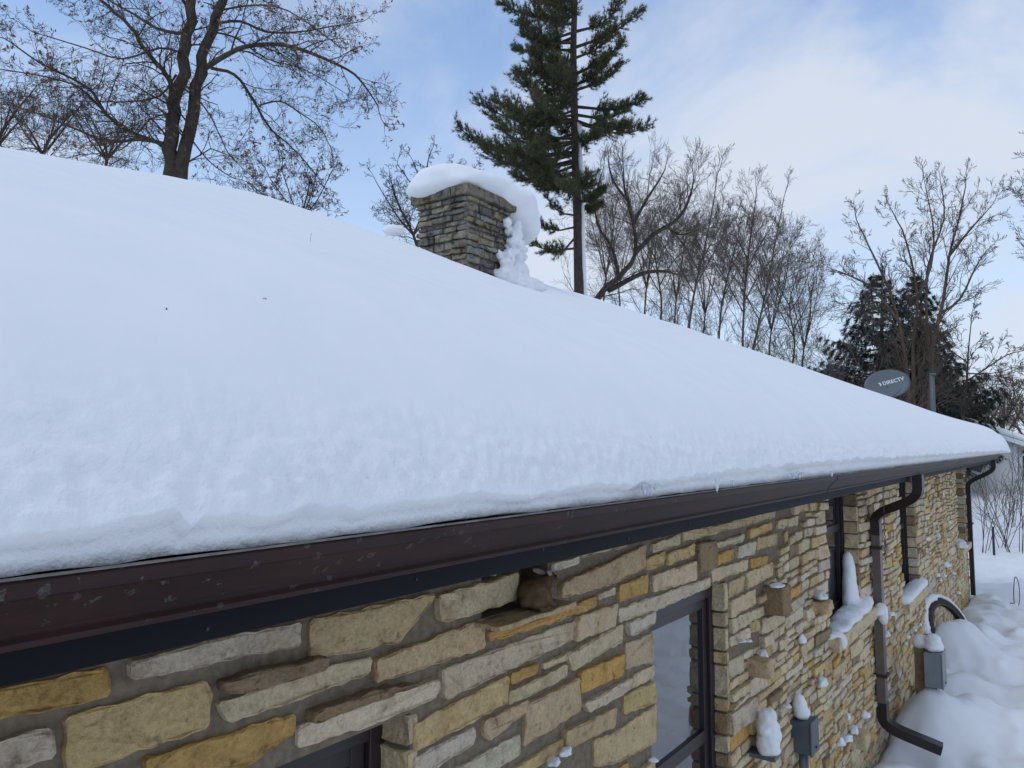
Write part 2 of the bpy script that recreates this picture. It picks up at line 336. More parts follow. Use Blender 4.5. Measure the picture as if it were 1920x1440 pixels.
nx = len(gx); I = np.arange(nx*len(gy)).reshape(len(gy), nx)
Fq = np.stack([I[:-1, :-1], I[:-1, 1:], I[1:, 1:], I[1:, :-1]], -1).reshape(-1, 4)
o = link('ground', mesh_np('ground', V, Fq), M['snow'], None, True); tag(o, 'snow covered ground with soft mounds beside the stone wall', 'ground', kind='structure')

# ------------------------------------------------------------------ the stone house
WX0, WX1 = -0.95, 14.6; WTOP = 2.19
YL = -0.48; LIPZ = 2.311
OPEN = {'A0': (0.55, 1.42, 0.9, 1.800), 'A': (2.75, 3.56, 0.62, 1.817), 'W1': (5.45, 6.44, 1.19, WTOP), 'W2': (8.30, 9.30, 0.95, WTOP),
        'W3': (13.2, 14.36, 0.93, WTOP), 'N': (1.70, 2.03, 1.972, 2.085)}
house = empty('stone_house', (6.8, 3.4, 0)); tag(house, 'low tan limestone house with brown gutter and deep snow on its roof', 'house')
# mortar wall with real openings
mb = MB(); xs = sorted({WX0, WX1} | {v for o_ in OPEN.values() for v in o_[:2]})
for a, b_ in zip(xs[:-1], xs[1:]):
    mid = (a+b_)/2; cuts = sorted([(o_[2], o_[3]) for o_ in OPEN.values() if o_[0] < mid < o_[1]]); z = -0.4
    for c0, c1 in cuts:
        mb.box(a, b_, 0, 0.22, z, c0); z = c1
    if z < WTOP-1e-6: mb.box(a, b_, 0, 0.22, z, WTOP)
mb.box(1.66, 2.08, 0.10, 0.219, 1.93, 2.12)                    # back of the rabbit's niche
wall = mb.build('stone_wall', M['mortar'], house)
mb = MB(); mb.box(WX1-0.2, WX1, 0.223, 6.8, -0.4, WTOP); mb.box(WX0, WX0+0.2, 0.223, 6.8, -0.4, WTOP); mb.box(WX0+.21, WX1-.21, 6.6, 6.8, -0.4, WTOP)
mb.build('rear_wall', M['mortar'], house)
# stones ---------------------------------------------------------------
PAL = {'c': (0.59, 0.475, 0.305), 'y': (0.56, 0.41, 0.18), 'o': (0.53, 0.315, 0.09), 'p': (0.58, 0.495, 0.365), 't': (0.52, 0.385, 0.225), 'b': (0.27, 0.185, 0.105), 'w': (0.62, 0.53, 0.385)}
def jit(c, s=0.10):
    c = tuple(a*.88+b_*.12 for a, b_ in zip(c, (.59, .45, .27))) if c in PAL.values() else c
    k = 1+random.uniform(-s, s); return (c[0]*k*(1+random.uniform(-.04, .04)), c[1]*k, c[2]*k*(1+random.uniform(-.08, .08)))
def rough_outline(poly, step, amp):
    pts = []; n = len(poly)
    for i in range(n):
        a, b_ = poly[i], poly[(i+1) % n]; L = math.hypot(b_[0]-a[0], b_[1]-a[1]); k = max(1, round(L/step))
        for j in range(k):
            f = j/k
            if j == 0:   # round the corner with two points
                p = poly[i-1]; Lp = math.hypot(p[0]-a[0], p[1]-a[1]); q = min(0.007, 0.2*L, 0.2*Lp)
                pts.append((a[0]+(p[0]-a[0])*q/Lp, a[1]+(p[1]-a[1])*q/Lp)); pts.append((a[0]+(b_[0]-a[0])*q/L, a[1]+(b_[1]-a[1])*q/L))
            else: pts.append((a[0]+(b_[0]-a[0])*f+random.uniform(-amp, amp), a[1]+(b_[1]-a[1])*f+random.uniform(-amp, amp)))
    return pts
def stone_geo(poly, dep, step=0.05, amp=0.004, rough=0.008):
    """poly in wall (u,v); returns verts (u, out, v) and faces; 'out' is distance proud of the mortar"""
    o_ = rough_outline(poly, step, amp); n = len(o_)
    cx = sum(p[0] for p in o_)/n; cy = sum(p[1] for p in o_)/n
    tu, tv = random.uniform(-.05, .05), random.uniform(-.12, .08)
    def lift(x, y): return max(.008, dep + max(-.006, min(.006, tu*(x-cx))) + tv*(y-cy))
    V = [(x, -0.02, y) for x, y in o_]
    V += [(cx+(x-cx)*1.0, lift(x, y)*0.90, cy+(y-cy)*1.0) for x, y in o_]
    V += [(x-0.0035*(1 if x > cx else -1)*min(1, abs(x-cx)/0.03), lift(x, y)+random.uniform(-rough, rough)*.5, y-0.0035*(1 if y > cy else -1)*min(1, abs(y-cy)/0.02)) for x, y in o_]
    Fc = []
    for r_ in range(2):
        for j in range(n):
            k = (j+1) % n; Fc.append((r_*n+j, r_*n+k, (r_+1)*n+k, (r_+1)*n+j))
    Fc.append(tuple(2*n+j for j in range(n)))
    return V, Fc
STONES = []                                                   # (verts world, faces, colour, projected area)
def area2(pts):
    return abs(sum(pts[i-1][0]*pts[i][1]-pts[i][0]*pts[i-1][1] for i in range(len(pts))))/2
def add_wall_stone(poly, col, dep=None, **kw):
    dep = .72*(dep if dep is not None else random.uniform(0.014, 0.034))
    V, Fc = stone_geo(poly, dep, **kw)
    W = [(u, -d, v) for u, d, v in V]; put_stone(W, Fc, col)
def put_stone(W, Fc, col, store=None):
    c = Vector((sum(p[0] for p in W)/len(W), sum(p[1] for p in W)/len(W), sum(p[2] for p in W)/len(W)))
    q = proj(c); A = 0
    if q[2] > 0.2:
        P = [proj(p) for p in W]; xs_ = [p[0] for p in P]; ys_ = [p[1] for p in P]
        x0, x1, y0, y1 = max(0, min(xs_)), min(1920, max(xs_)), max(0, min(ys_)), min(1440, max(ys_))
        if x1 > x0 and y1 > y0: A = (x1-x0)*(y1-y0)
    (STONES if store is None else store).append((W, Fc, col, A, c))
MAN = [
 ('o', [(-40,1302),(193,1253),(198,1300),(-40,1350)]), ('p', [(240,1242),(350,1212),(557,1168),(555,1208),(243,1268)]), ('t', [(581,1163),(808,1115),(742,1203),(640,1222),(580,1235)]),
 ('b', [(405,1278),(500,1250),(597,1230),(590,1250),(470,1288),(413,1292)]), ('y', [(120,1347),(377,1278),(392,1300),(383,1360),(125,1442)]), ('c', [(403,1317),(540,1272),(692,1233),(688,1260),(600,1292),(425,1350)]),
 ('p', [(-40,1397),(88,1365),(92,1413),(-40,1450)]), ('o', [(270,1420),(548,1340),(547,1372),(445,1437),(272,1455)]), ('w', [(556,1362),(700,1312),(812,1273),(808,1302),(700,1352),(556,1398)]),
 ('b', [(572,1333),(690,1293),(762,1275),(700,1303),(610,1335),(573,1348)]), ('c', [(815,1118),(967,1075),(960,1123),(830,1163),(818,1158)]), ('t', [(700,1237),(903,1162),(905,1213),(698,1276)]),
 ('o', [(913,1187),(1013,1160),(1112,1117),(1107,1137),(1043,1163),(917,1200)]), ('p', [(823,1257),(1075,1165),(1073,1197),(827,1307)]), ('t', [(1047,1095),(1205,1023),(1203,1063),(1133,1097),(1047,1118)]),
 ('o', [(1157,1098),(1210,1078),(1210,1110),(1157,1127)]), ('w', [(1118,1114),(1150,1103),(1149,1114),(1118,1123)]), ('c', [(1077,1157),(1155,1133),(1150,1173),(1073,1200)]),
 ('w', [(1157,1143),(1325,1083),(1325,1098),(1220,1146),(1160,1165)]), ('p', [(1170,1167),(1223,1148),(1223,1167),(1177,1190)]), ('c', [(1057,1227),(1110,1198),(1165,1172),(1163,1203),(1125,1222),(1068,1255)]),
 ('t', [(1170,1207),(1220,1187),(1218,1237),(1170,1253)]), ('o', [(1082,1260),(1165,1227),(1165,1263),(1083,1297)]), ('y', [(773,1360),(947,1267),(945,1313),(860,1363),(777,1405)]),
 ('o', [(953,1263),(1005,1245),(1002,1260),(953,1280)]), ('c', [(1015,1245),(1065,1222),(1063,1233),(1017,1252)]), ('c', [(947,1297),(1057,1247),(1055,1267),(947,1318)]),
 ('t', [(983,1323),(1077,1270),(1080,1330),(977,1397)]), ('p', [(1088,1320),(1223,1247),(1221,1268),(1098,1332)]), ('t', [(903,1353),(987,1313),(985,1330),(913,1385),(902,1373)]),
 ('y', [(1167,1307),(1224,1278),(1224,1315),(1168,1337)]), ('t', [(1053,1370),(1150,1327),(1148,1360),(1055,1402)]), ('t', [(1150,1373),(1227,1322),(1227,1390),(1147,1430),(1110,1434),(1110,1390)]),
 ('p', [(773,1423),(883,1363),(880,1390),(800,1445),(773,1450)]), ('p', [(853,1440),(970,1377),(970,1412),(900,1455)]), ('y', [(960,1440),(1052,1385),(1050,1405),(970,1455)]),
 ('c', [(1219,1022),(1272,1002),(1270,1019),(1221,1035)]), ('c', [(1277,999),(1367,980),(1367,990),(1277,1014)]), ('t', [(1371,977),(1450,957),(1450,969),(1371,990)]),
 ('y', [(1206,1050),(1242,1035),(1238,1057),(1208,1067)]), ('y', [(1248,1040),(1299,1020),(1296,1040),(1248,1058)]), ('b', [(1303,1019),(1331,1013),(1332,1061),(1303,1071)]),
 ('c', [(1219,1080),(1300,1053),(1300,1087),(1221,1108)]), ('p', [(1336,1021),(1390,1002),(1388,1015),(1337,1028)]), ('o', [(1338,1041),(1373,1030),(1373,1047),(1340,1059)]),
 ('p', [(1378,1025),(1412,1014),(1412,1038),(1378,1045)]), ('c', [(1329,1069),(1400,1050),(1398,1067),(1329,1090)]), ('o', [(1405,1049),(1437,1042),(1434,1056),(1406,1065)]),
 ('c', [(1455,977),(1492,968),(1492,983),(1455,991)]), ('y', [(1400,993),(1445,981),(1445,992),(1400,1008)]), ('t', [(1417,1010),(1450,1000),(1450,1020),(1417,1030)]),
 ('c', [(1394,1076),(1446,1054),(1446,1078),(1396,1103)]), ('t', [(1364,1092),(1390,1080),(1389,1107),(1364,1121)]), ('c', [(1364,1128),(1414,1106),(1414,1131),(1365,1157)]),
 ('c', [(1367,1162),(1428,1138),(1426,1152),(1367,1186)]), ('w', [(1367,1195),(1402,1178),(1402,1194),(1368,1211)]),
]
man_polys = []
for k, pp in MAN:
    P = [onY(x, y, 0) for x, y in pp]; q = [(p.x, p.z) for p in P]
    cx_ = sum(a[0] for a in q)/len(q); cz_ = sum(a[1] for a in q)/len(q); q = [(a+.004*(1 if a > cx_ else -1), b+.0035*(1 if b > cz_ else -1)) for a, b in q]
    man_polys.append(q)
    add_wall_stone(q, jit(PAL[k], 0.05), dep=random.uniform(0.012, 0.026) if k != 'b' else 0.045, step=0.028, amp=0.0035, rough=0.010)
def bbox(p): xs_ = [a for a, _ in p]; ys_ = [b for _, b in p]; return min(xs_), max(xs_), min(ys_), max(ys_)
def inside(pt, poly):
    x, y = pt; c = False; n = len(poly)
    for i in range(n):
        x0, y0 = poly[i]; x1, y1 = poly[i-1]
        if (y0 > y) != (y1 > y) and x < (x1-x0)*(y-y0)/(y1-y0)+x0: c = not c
    return c
mb_ = [bbox(p) for p in man_polys]
def hits_manual(q):
    a = bbox(q); g_ = 0.006
    for m_, p in zip(mb_, man_polys):
        if a[0] > m_[1]+g_ or a[1] < m_[0]-g_ or a[2] > m_[3]+g_ or a[3] < m_[2]-g_: continue
        S = [(a[0]+(a[1]-a[0])*i/6, a[2]+(a[3]-a[2])*j/5) for i in range(7) for j in range(6)]
        if any(inside(s_, p) for s_ in S) or any(a[0]-g_ < v[0] < a[1]+g_ and a[2]-g_ < v[1] < a[3]+g_ for v in p): return True
    return False
RECTS = []
def split(x0, x1, z0, z1, lvl=0):
    w_, h_ = x1-x0, z1-z0
    if h_ > 0.125 or (h_ > 0.085 and random.random() < 0.6 and w_ > 0.12):
        f = random.uniform(0.36, 0.64); zc = z0+h_*f; split(x0, x1, z0, zc, lvl+1); split(x0, x1, zc, z1, lvl+1); return
    if w_ > 0.40 or (w_ > 0.22 and w_/h_ > 3.4 and random.random() < 0.55) or (w_/h_ > 6.5):
        f = random.uniform(0.3, 0.7); xc = x0+w_*f; split(x0, xc, z0, z1, lvl+1); split(xc, x1, z0, z1, lvl+1); return
    RECTS.append((x0, x1, z0, z1))
def region(x0, x1, z0, z1):
    z = z0
    while z < z1-0.02:
        h_ = random.uniform(0.16, 0.34)
        if z1-z-h_ < 0.07: h_ = z1-z
        x = x0
        while x < x1-0.02:
            w_ = random.uniform(0.32, 0.85)
            if x1-x-w_ < 0.15: w_ = x1-x
            split(x, x+w_, z, z+h_); x += w_
        z += h_
region(WX0, 0.55, 0.0, WTOP); region(0.55, 1.42, 0.0, 0.9); region(0.55, 1.42, 1.80, WTOP)
region(1.42, 2.75, 0.0, 1.81); region(1.42, 2.75, 1.81, WTOP); region(2.75, 3.56, 1.83, WTOP); region(2.75, 3.56, 0, 0.6)
region(3.56, 5.45, -0.1, WTOP); region(5.45, 6.68, -0.1, 1.09); region(6.44, 6.80, 1.19, WTOP); region(6.68, 6.80, -0.1, 1.19); region(6.80, 8.30, -0.1, WTOP)
region(8.30, 9.42, -0.1, 0.86); region(9.30, 13.2, 0.95, WTOP); region(9.42, 13.2, -0.1, 0.95); region(13.2, 14.5, -0.1, 0.83); region(14.36, 14.6, 0.93, WTOP)
WTS = 'cccccccwwwppptttyyob'
for (x0, x1, z0, z1) in RECTS:
    wv = lambda x, z: z + 0.012*math.sin(x*2.1+z*5) + 0.008*math.sin(x*5.3+1)
    g_ = 0.0065
    tl = random.uniform(-.01, .01); tr = random.uniform(-.01, .01)
    q = [(x0+g_+random.uniform(-.004, .006), z0+g_+random.uniform(-.003, .004)), (x1-g_+random.uniform(-.006, .004), z0+g_+random.uniform(-.003, .004)),
         (x1-g_+tr*.8, z1-g_+random.uniform(-.004, .003)), (x0+g_+tl*.8, z1-g_+random.uniform(-.004, .003))]
    q = [(x, wv(x, z)) for x, z in q]
    if x1-x0 < 0.03 or z1-z0 < 0.025: continue
    if any(q[0][0] < o_[1]+.0 and q[1][0] > o_[0] and q[0][1] < o_[3] and q[2][1] > o_[2] for k_, o_ in OPEN.items() if k_ == 'N'): continue
    if hits_manual(q): continue
    far = (x0 > 5)
    dep = random.choice([0.012, 0.016, 0.020, 0.024, 0.030, 0.042])
    add_wall_stone(q, jit(PAL[random.choice(WTS)]), dep=dep, step=0.11 if far else 0.05, amp=0.004, rough=0.009)
# jamb stones on the far reveal of every opening (face towards -X)
def jamb(X, z0, z1, dpt):
    z = z0
    while z < z1-0.03:
        h_ = random.uniform(0.06, 0.15)
        if z1-z-h_ < 0.05: h_ = z1-z
        q = [(-0.005, z+.006), (dpt-.004, z+.006), (dpt-.004, z+h_-.006), (-0.005, z+h_-.006)]
        V, Fc = stone_geo(q, random.uniform(.008, .02), step=0.06, amp=.003, rough=.008)
        put_stone([(X-d, u, v) for u, d, v in V], [f[::-1] for f in Fc], jit(PAL[random.choice('ccttbp')])); z += h_
jamb(1.42, 0.9, 1.80, .10); jamb(3.56, 0.62, 1.81, .075); jamb(6.44, 1.20, WTOP, .10); jamb(9.30, .96, WTOP, .085); jamb(14.36, .94, WTOP, .16)
STONE_ME = []
def build_stone(name, s, parent, mat=None):
    W, Fc, col, A, c = s
    me = bpy.data.meshes.new(name); me.from_pydata([tuple(Vector(p)-c) for p in W], [], Fc); paint(me, col)
    return link(name, me, mat or M['stone'], parent, loc=c)
def paint(me, col):
    a = me.color_attributes.new('stone_col', 'FLOAT_COLOR', 'CORNER')
    if not isinstance(col, np.ndarray): col = np.tile(np.array([*col, 1.0], np.float32), (len(me.loops), 1))
    a.data.foreach_set('color', col.ravel())
    bm = bmesh.new(); bm.from_mesh(me); bmesh.ops.recalc_face_normals(bm, faces=bm.faces); bm.to_mesh(me); bm.free()
STONES.sort(key=lambda s: -s[3])
for s in STONES[:300]: build_stone('stone', s, wall)
rest = STONES[300:]
vv = []; ff = []; cc = []
for W, Fc, col, A, c in rest:
    b0 = len(vv); vv += W; ff += [tuple(b0+i for i in f) for f in Fc]; cc += [(*col, 1.0)]*sum(len(f) for f in Fc)
me = bpy.data.meshes.new('small_stones'); me.from_pydata(vv, [], ff); paint(me, np.array(cc, np.float32))
o = link('small_stones', me, M['stone'], wall); tag(o, kind='stuff')
# protruding ledge under the rabbit, window sills
def roughen(o_, amp=.005, cuts=7):
    bm = bmesh.new(); bm.from_mesh(o_.data); bmesh.ops.subdivide_edges(bm, edges=[e for e in bm.edges if e.calc_length() > .08], cuts=cuts, use_grid_fill=True)
    bw = world_loc(o_)
    for v in bm.verts: p = (v.co+bw)*22; v.co += Vector((mnoise.noise(p), mnoise.noise(p+Vector((7, 3, 1)))*1.6, mnoise.noise(p+Vector((1, 9, 4)))*.7))*amp
    bm.to_mesh(o_.data); bm.free()
o = MB().box(1.66, 2.05, -0.095, 0.099, 1.957, 1.971).build('ledge_stone', M['stone'], house, bevel=0.004); roughen(o, .007); paint(o.data, PAL['t'])
def sill(x0, x1, z, th, parent):
    o_ = MB().box(x0, x1, -0.075, 0.12, z-th, z).build('sill', M['stone'], parent, bevel=0.006); roughen(o_, .004, 12); paint(o_.data, PAL['c']); return o_
# windows
def window(x0, x1, z0, z1, yf, rail=None, vert=None, fw=0.07, sl=None):
    o_ = empty('window', ((x0+x1)/2, yf, z0), house)
    o_.location = Vector(((x0+x1)/2, yf, z0)) - Vector(house.location)
    mb = MB(); a, b_ = x0-0.02, x1+0.02
    mb.box(a, a+fw, yf, yf+.06, z0, z1); mb.box(b_-fw, b_, yf, yf+.06, z0, z1); mb.box(a+fw, b_-fw, yf+.001, yf+.06, z1-fw, z1); mb.box(a+fw, b_-fw, yf+.001, yf+.06, z0, z0+fw*.9)
    mb.build('frame', M['frame'], o_, bevel=0.004)
    mb = MB(); s_ = 0.045; a, b_, c0, c1 = a+fw+.002, b_-fw-.002, z0+fw*.9+.002, z1-fw-.002; y2 = yf+.016
    mb.box(a, a+s_, y2, y2+.03, c0, c1); mb.box(b_-s_, b_, y2, y2+.03, c0, c1); mb.box(a+s_, b_-s_, y2+.001, y2+.03, c1-s_, c1); mb.box(a+s_, b_-s_, y2+.001, y2+.03, c0, c0+s_)
    if rail: mb.box(a+s_, b_-s_, y2+.001, y2+.03, rail-.028, rail+.028)
    mb.build('sash', M['frame'], o_, bevel=0.003)
    zz = [c0+s_*.5, rail, c1-s_*.5] if rail else [c0+s_*.5, c1-s_*.5]
    for k_ in range(len(zz)-1):
        MB().box(a+s_*.5, b_-s_*.5, y2+.014, y2+.02, zz[k_]+(.004 if k_ else 0), zz[k_+1]-.004).build('pane', M['glass'], o_)
    if sl: sill(*sl, o_)
    return o_
window(0.55, 1.42, 0.9, 1.80, .085, rail=1.36)
window(2.75, 3.56, 0.62, 1.817, .055, rail=1.125, fw=0.075)
window(5.45, 6.44, 1.19, WTOP-.01, .10, rail=1.82, fw=0.05, sl=(5.43, 6.70, 1.185, 0.09))
window(8.30, 9.30, .95, WTOP-.01, .085, rail=1.6, fw=0.05, sl=(8.24, 9.44, .945, .09))
window(13.2, 14.36, .93, WTOP-.01, .165, rail=1.6, fw=0.05, sl=(13.18, 14.55, .925, .09))
# fascia, soffit, gutter, roof deck
YF = -0.37; RX0, RX1, RY1 = -1.02, 15.25, 7.36
o = MB().box(RX0+.11, RX1-.11, YF, YF+.02, 2.182, 2.305).build('fascia', M['fascia'], house, bevel=.002)
MB().box(RX1-.109, RX1-.09, YF, RY1-.11, 2.182, 2.305).build('fascia', M['fascia'], house)
MB().box(RX0+.09, RX0+.109, YF, RY1-.11, 2.182, 2.305).build('fascia', M['fascia'], house)
mb = MB(); mb.box(RX0+.111, RX1-.111, YF+.021, 0.25, 2.197, 2.205); mb.box(RX0+.111, WX0+.2, 0.2505, RY1-.2, 2.197, 2.205); mb.box(WX1-.2, RX1-.111, 0.2505, RY1-.2, 2.197, 2.205)
mb.build('soffit', M['soffit'], house)
gp = [(YF-.001, 2.306), (YF-.001, 2.236), (YF-.004, 2.232), (-.425, 2.231), (-.437, 2.234), (-.440, 2.241), (-.436, 2.246), (-.440, 2.252), (-.456, 2.269), (-.472, 2.285), (-.477, 2.290),
      (-.482, 2.293), (-.4825, 2.3075), (-.480, 2.311), (-.474, 2.311), (-.473, 2.307), (-.476, 2.297), (-.468, 2.288), (-.432, 2.250), (-.425, 2.237), (YF-.006, 2.2375), (YF-.004, 2.306)]
gut = MB().extrude_x(gp, RX0-.0, RX1-.07).build('gutter', M['gutter'], house)
MB().box(RX0, RX1-.08, -.4835, -.4735, 2.3112, 2.3130).build('worn_edge', M['lip'], gut)
for xx in np.arange(0.9, 15, 0.61): MB().box(xx, xx+.016, -.473, YF-.005, 2.300, 2.3055).build('hanger', M['fascia'], gut)
for xx in (3.7, 8.9, 12.4):
    MB().extrude_x([(y_-.0015 if y_ < YF-.01 else y_-.0012, z_-.001 if z_ < 2.3 else z_) for y_, z_ in gp[2:14]]+[(YF-.003, 2.300)], xx, xx+.007).build('joint_sleeve', M['gutter'], gut)
for xx in np.arange(0.62, 14.8, .41):
    for zz in (2.196, ): MB().tube([(xx, YF+.001, zz+.014*((int(xx*10) % 3)-1)*.6+.01), (xx, YF-.002, zz+.014*((int(xx*10) % 3)-1)*.6+.01)], .0028, 6).build('nail_head', M['dark'], house)
mb = MB(); h_ = (RY1-YL)/2; yr = YL+h_
mb.v = [(RX0+.03, YL+.06, 2.312), (RX1-.03, YL+.06, 2.312), (RX1-.03, RY1-.05, 2.312), (RX0+.03, RY1-.05, 2.312), (RX0+h_, yr, 2.30+.40*h_), (RX1-h_, yr, 2.30+.40*h_)]
mb.f = [(0, 1, 5, 4), (1, 2, 5), (2, 3, 4, 5), (3, 0, 4), (0, 3, 2, 1)]
mb.build('roof_deck', M['shingle'], house)

# roof snow: rings of an inset rectangle, with an undercut old layer and a rounded fresh layer above
CHC = Vector((5.75, 3.36, 0))
def smin(a, b_, k): h = max(k-abs(a-b_), 0)/k; return min(a, b_)-h*h*k*0.25
def zplane(u): return 2.645+0.430*u
def roof_surface(x, y):
    u = smin(smin(y-YL, RY1-y, 0.5), smin(x-RX0, RX1-x, 0.5), 0.32 if x > 9 else 0.9); u = max(u, 0)
    return zplane(u), u
def ext(x):                                                   # how far the fresh layer leans out past the lip
    return 0.004 + 0.10*min(1, max(0, (x-2.0)/9.0)) + 0.012*mnoise.noise(Vector((x*1.7, 4, 0)))
us = [0.0]+[.13*(-math.log(d_))**(1/.85) for d_ in np.linspace(.985, .42, 34)] + list(np.arange(.122, .20, .010)) + list(np.arange(.20, .34, .014)) + [.345, .37, .40, .44, .48, .53, .58, .64, .70, .78, .86, .95, 1.05, 1.16, 1.28, 1.42, 1.58, 1.75, 1.95, 2.15, 2.35, 2.55, 2.75, 2.92, 3.08, 3.22, 3.36, 3.5, 3.62, 3.72, 3.82, 3.90, h_]
def side(pA, pB, ts, inn):
    """columns from corner A to corner B; returns grid rows"""
    rows = []
    L = (Vector(pB)-Vector(pA)).length; dr = (Vector(pB)-Vector(pA))/L; nn = Vector(inn)
    front = abs(inn[1]-1) < 1e-6
    for t_ in ts:
        s0 = t_*L; col = []
        xw = pA[0]+dr.x*s0
        e = ext(xw) if front else 0.12
        endf = min(1, max(0, min(s0, L-s0))/0.9)
        e = (0.15 if xw > 9 else 0.08)*(1-endf)+e*endf
        g = 0.026 + 0.010*mnoise.noise(Vector((xw*0.9, 1.2, s0 if not front else 0))) + (0.03*min(1, max(0, (xw-1.0)/3)) if front else 0)
        gs = g*(0.35+0.65*endf); g += 0.014*mnoise.noise(Vector((s0*7, 9.2, 0)))+0.010*mnoise.noise(Vector((s0*23, 9.2, 0))) - (0.02*math.exp(-((s0+RX0-.52)/.012)**2) if front else 0)
        g = max(.008, g)*(0.35+0.65*endf)
        lw = 0.006*mnoise.noise(Vector((s0*14, 7.7, inn[0]*9))) + 0.007*max(0, mnoise.noise(Vector((s0*5, 2.7, 1))))
        if front and xw > 2.2: lw -= 0.010*max(0, mnoise.noise(Vector((s0*7, 2.9, 1)))-0.15)
        base = Vector(pA)+dr*s0
        for dd, zz in ((0.11, 2.300), (0.016, 2.3128+lw*.6), (0.016+.5*abs(lw), 2.3165+g*.5), (0.016, 2.3165+g*.85)):
            wob = 0.004*mnoise.noise(Vector((s0*9, zz*30, 3)))
            p = base+nn*(dd+wob); col.append((p.x, p.y, zz))
        zb0 = 2.3165+g+.010; zbs = 2.3165+gs+.010
        for u in us:
            wv_ = max(0.0, min(u, h_))
            lead = e*max(0, 1-u/0.9)                        # the lean fades inwards
            f = wv_/h_
            a_ = min(wv_, L/2-1e-4)
            s_ = a_ + (s0/L)*(L-2*a_)
            p = Vector(pA)+dr*s_+nn*(wv_-lead)
            zs, uu = roof_surface(p.x, p.y)
            dk = math.hypot(p.x-RX1, p.y-YL); kc = math.exp(-(dk/.75)**2); zs += .13*kc*(1-math.exp(-u/.05)); ue = max(0.0, min(u, uu*(1+1.2*kc)+lead)); zb = zbs+(zb0-zbs)*math.exp(-u/.018)
            drop = (zplane(0)-zb)*math.exp(-(ue/0.13)**0.85) if ue > 0 else zplane(0)-zb
            z = zs - drop
            q = Vector((p.x, p.y, z))
            # undulation and fluffy relief
            fade = math.exp(-(u/.052)**2)
            edge = min(1, .35+u/.015)
            w1 = mnoise.noise(q*1.3)*0.012*min(1, u/.3) + mnoise.noise(Vector((p.x*.55, p.y*.75, 5)))*0.055*min(1, u/.8)*max(.2, 1-u/3.6)
            fl = 0
            if fade > .02:
                w_ = Vector((q.x*13+q.z*4, q.y*13, q.z*13))
                w_ = Vector((q.x+q.z*.5, q.y, q.z)); fl = (mnoise.noise(w_*15)*.005+mnoise.noise(w_*38)*.0055+mnoise.noise(w_*66)*.0055+mnoise.noise(w_*5)*.007)*fade*edge
            dirn = (-nn*0.75+Vector((0, 0, .66)))
            dc = math.hypot(p.x-CHC.x, p.y-CHC.y)
            q = q + dirn*fl + Vector((0, 0, w1))
            q.z -= 0.11*math.exp(-((p.x-5.5)/1.25)**2)*min(1, max(0, u-.8)/2.2)
            if dc < 1.3:
                if p.y < CHC.y+.2: q.z -= 0.27*math.exp(-(max(0, dc-.46)/.20)**2); q.z += 0.03*math.exp(-((dc-.95)/.25)**2)
            col.append(tuple(q))
        rows.append(col)
    return rows
Lf = RX1-RX0
tx = [RX0] + list(np.arange(RX0+.12, 0.0, .12)) + list(np.arange(0.0, 2.2, .008)) + list(np.arange(2.2, 4, .013)) + list(np.arange(4, 7, .022)) + list(np.arange(7, 14.6, .05)) + list(np.arange(14.6, RX1-.001, .025)) + [RX1]
allv = []; allf = []
def add_side(rows):
    b0 = len(allv); nr = len(rows[0])
    for r_ in rows: allv.extend(r_)
    for i in range(len(rows)-1):
        for j in range(nr-1): allf.append((b0+i*nr+j, b0+(i+1)*nr+j, b0+(i+1)*nr+j+1, b0+i*nr+j+1))
add_side(side((RX0, YL, 0), (RX1, YL, 0), [(x-RX0)/Lf for x in tx], (0, 1, 0)))
add_side(side((RX1, YL, 0), (RX1, RY1, 0), list(np.linspace(0, 1, 160)), (-1, 0, 0)))
add_side(side((RX1, RY1, 0), (RX0, RY1, 0), list(np.linspace(0, 1, 60)), (0, -1, 0)))
add_side(side((RX0, RY1, 0), (RX0, YL, 0), list(np.linspace(0, 1, 60)), (1, 0, 0)))
me = mesh_np('roof_snow', allv, allf)
bm = bmesh.new(); bm.from_mesh(me); bmesh.ops.remove_doubles(bm, verts=bm.verts, dist=0.0008); bmesh.ops.recalc_face_normals(bm, faces=bm.faces); bm.to_mesh(me); bm.free()
m, t, b = newmat('roof_snow'); M['roof_snow'] = m; g = geo_pos(t)
n1 = noise_node(t, 48, 4, 0.6, g); n2 = noise_node(t, 7, 3, 0.5, g); sz = N('ShaderNodeSeparateXYZ', t); t.links.new(g, sz.inputs[0])
mr = N('ShaderNodeMapRange', t); mr.inputs['From Min'].default_value = 2.38; mr.inputs['From Max'].default_value = 2.54; mr.inputs['To Min'].default_value = 1.0; mr.inputs['To Max'].default_value = 0.12; t.links.new(sz.outputs[2], mr.inputs[0])
mm = N('ShaderNodeMath', t, operation='MULTIPLY'); t.links.new(n1.outputs['Fac'], mm.inputs[0]); t.links.new(mr.outputs[0], mm.inputs[1])
r = ramp(t, n2.outputs['Fac'], [(0.3, (0.80, 0.81, 0.82)), (0.7, (0.83, 0.835, 0.84))]); t.links.new(r.outputs[0], b.inputs['Base Color']); b.inputs['Roughness'].default_value = 0.75; b.inputs['Specular IOR Level'].default_value = 0.25
bump(t, b, mm.outputs[0], 0.30, 0.02)
o = link('roof_snow', me, M['roof_snow'], None, True); tag(o, 'thick unbroken blanket of snow covering the house roof', 'snow', kind='stuff')

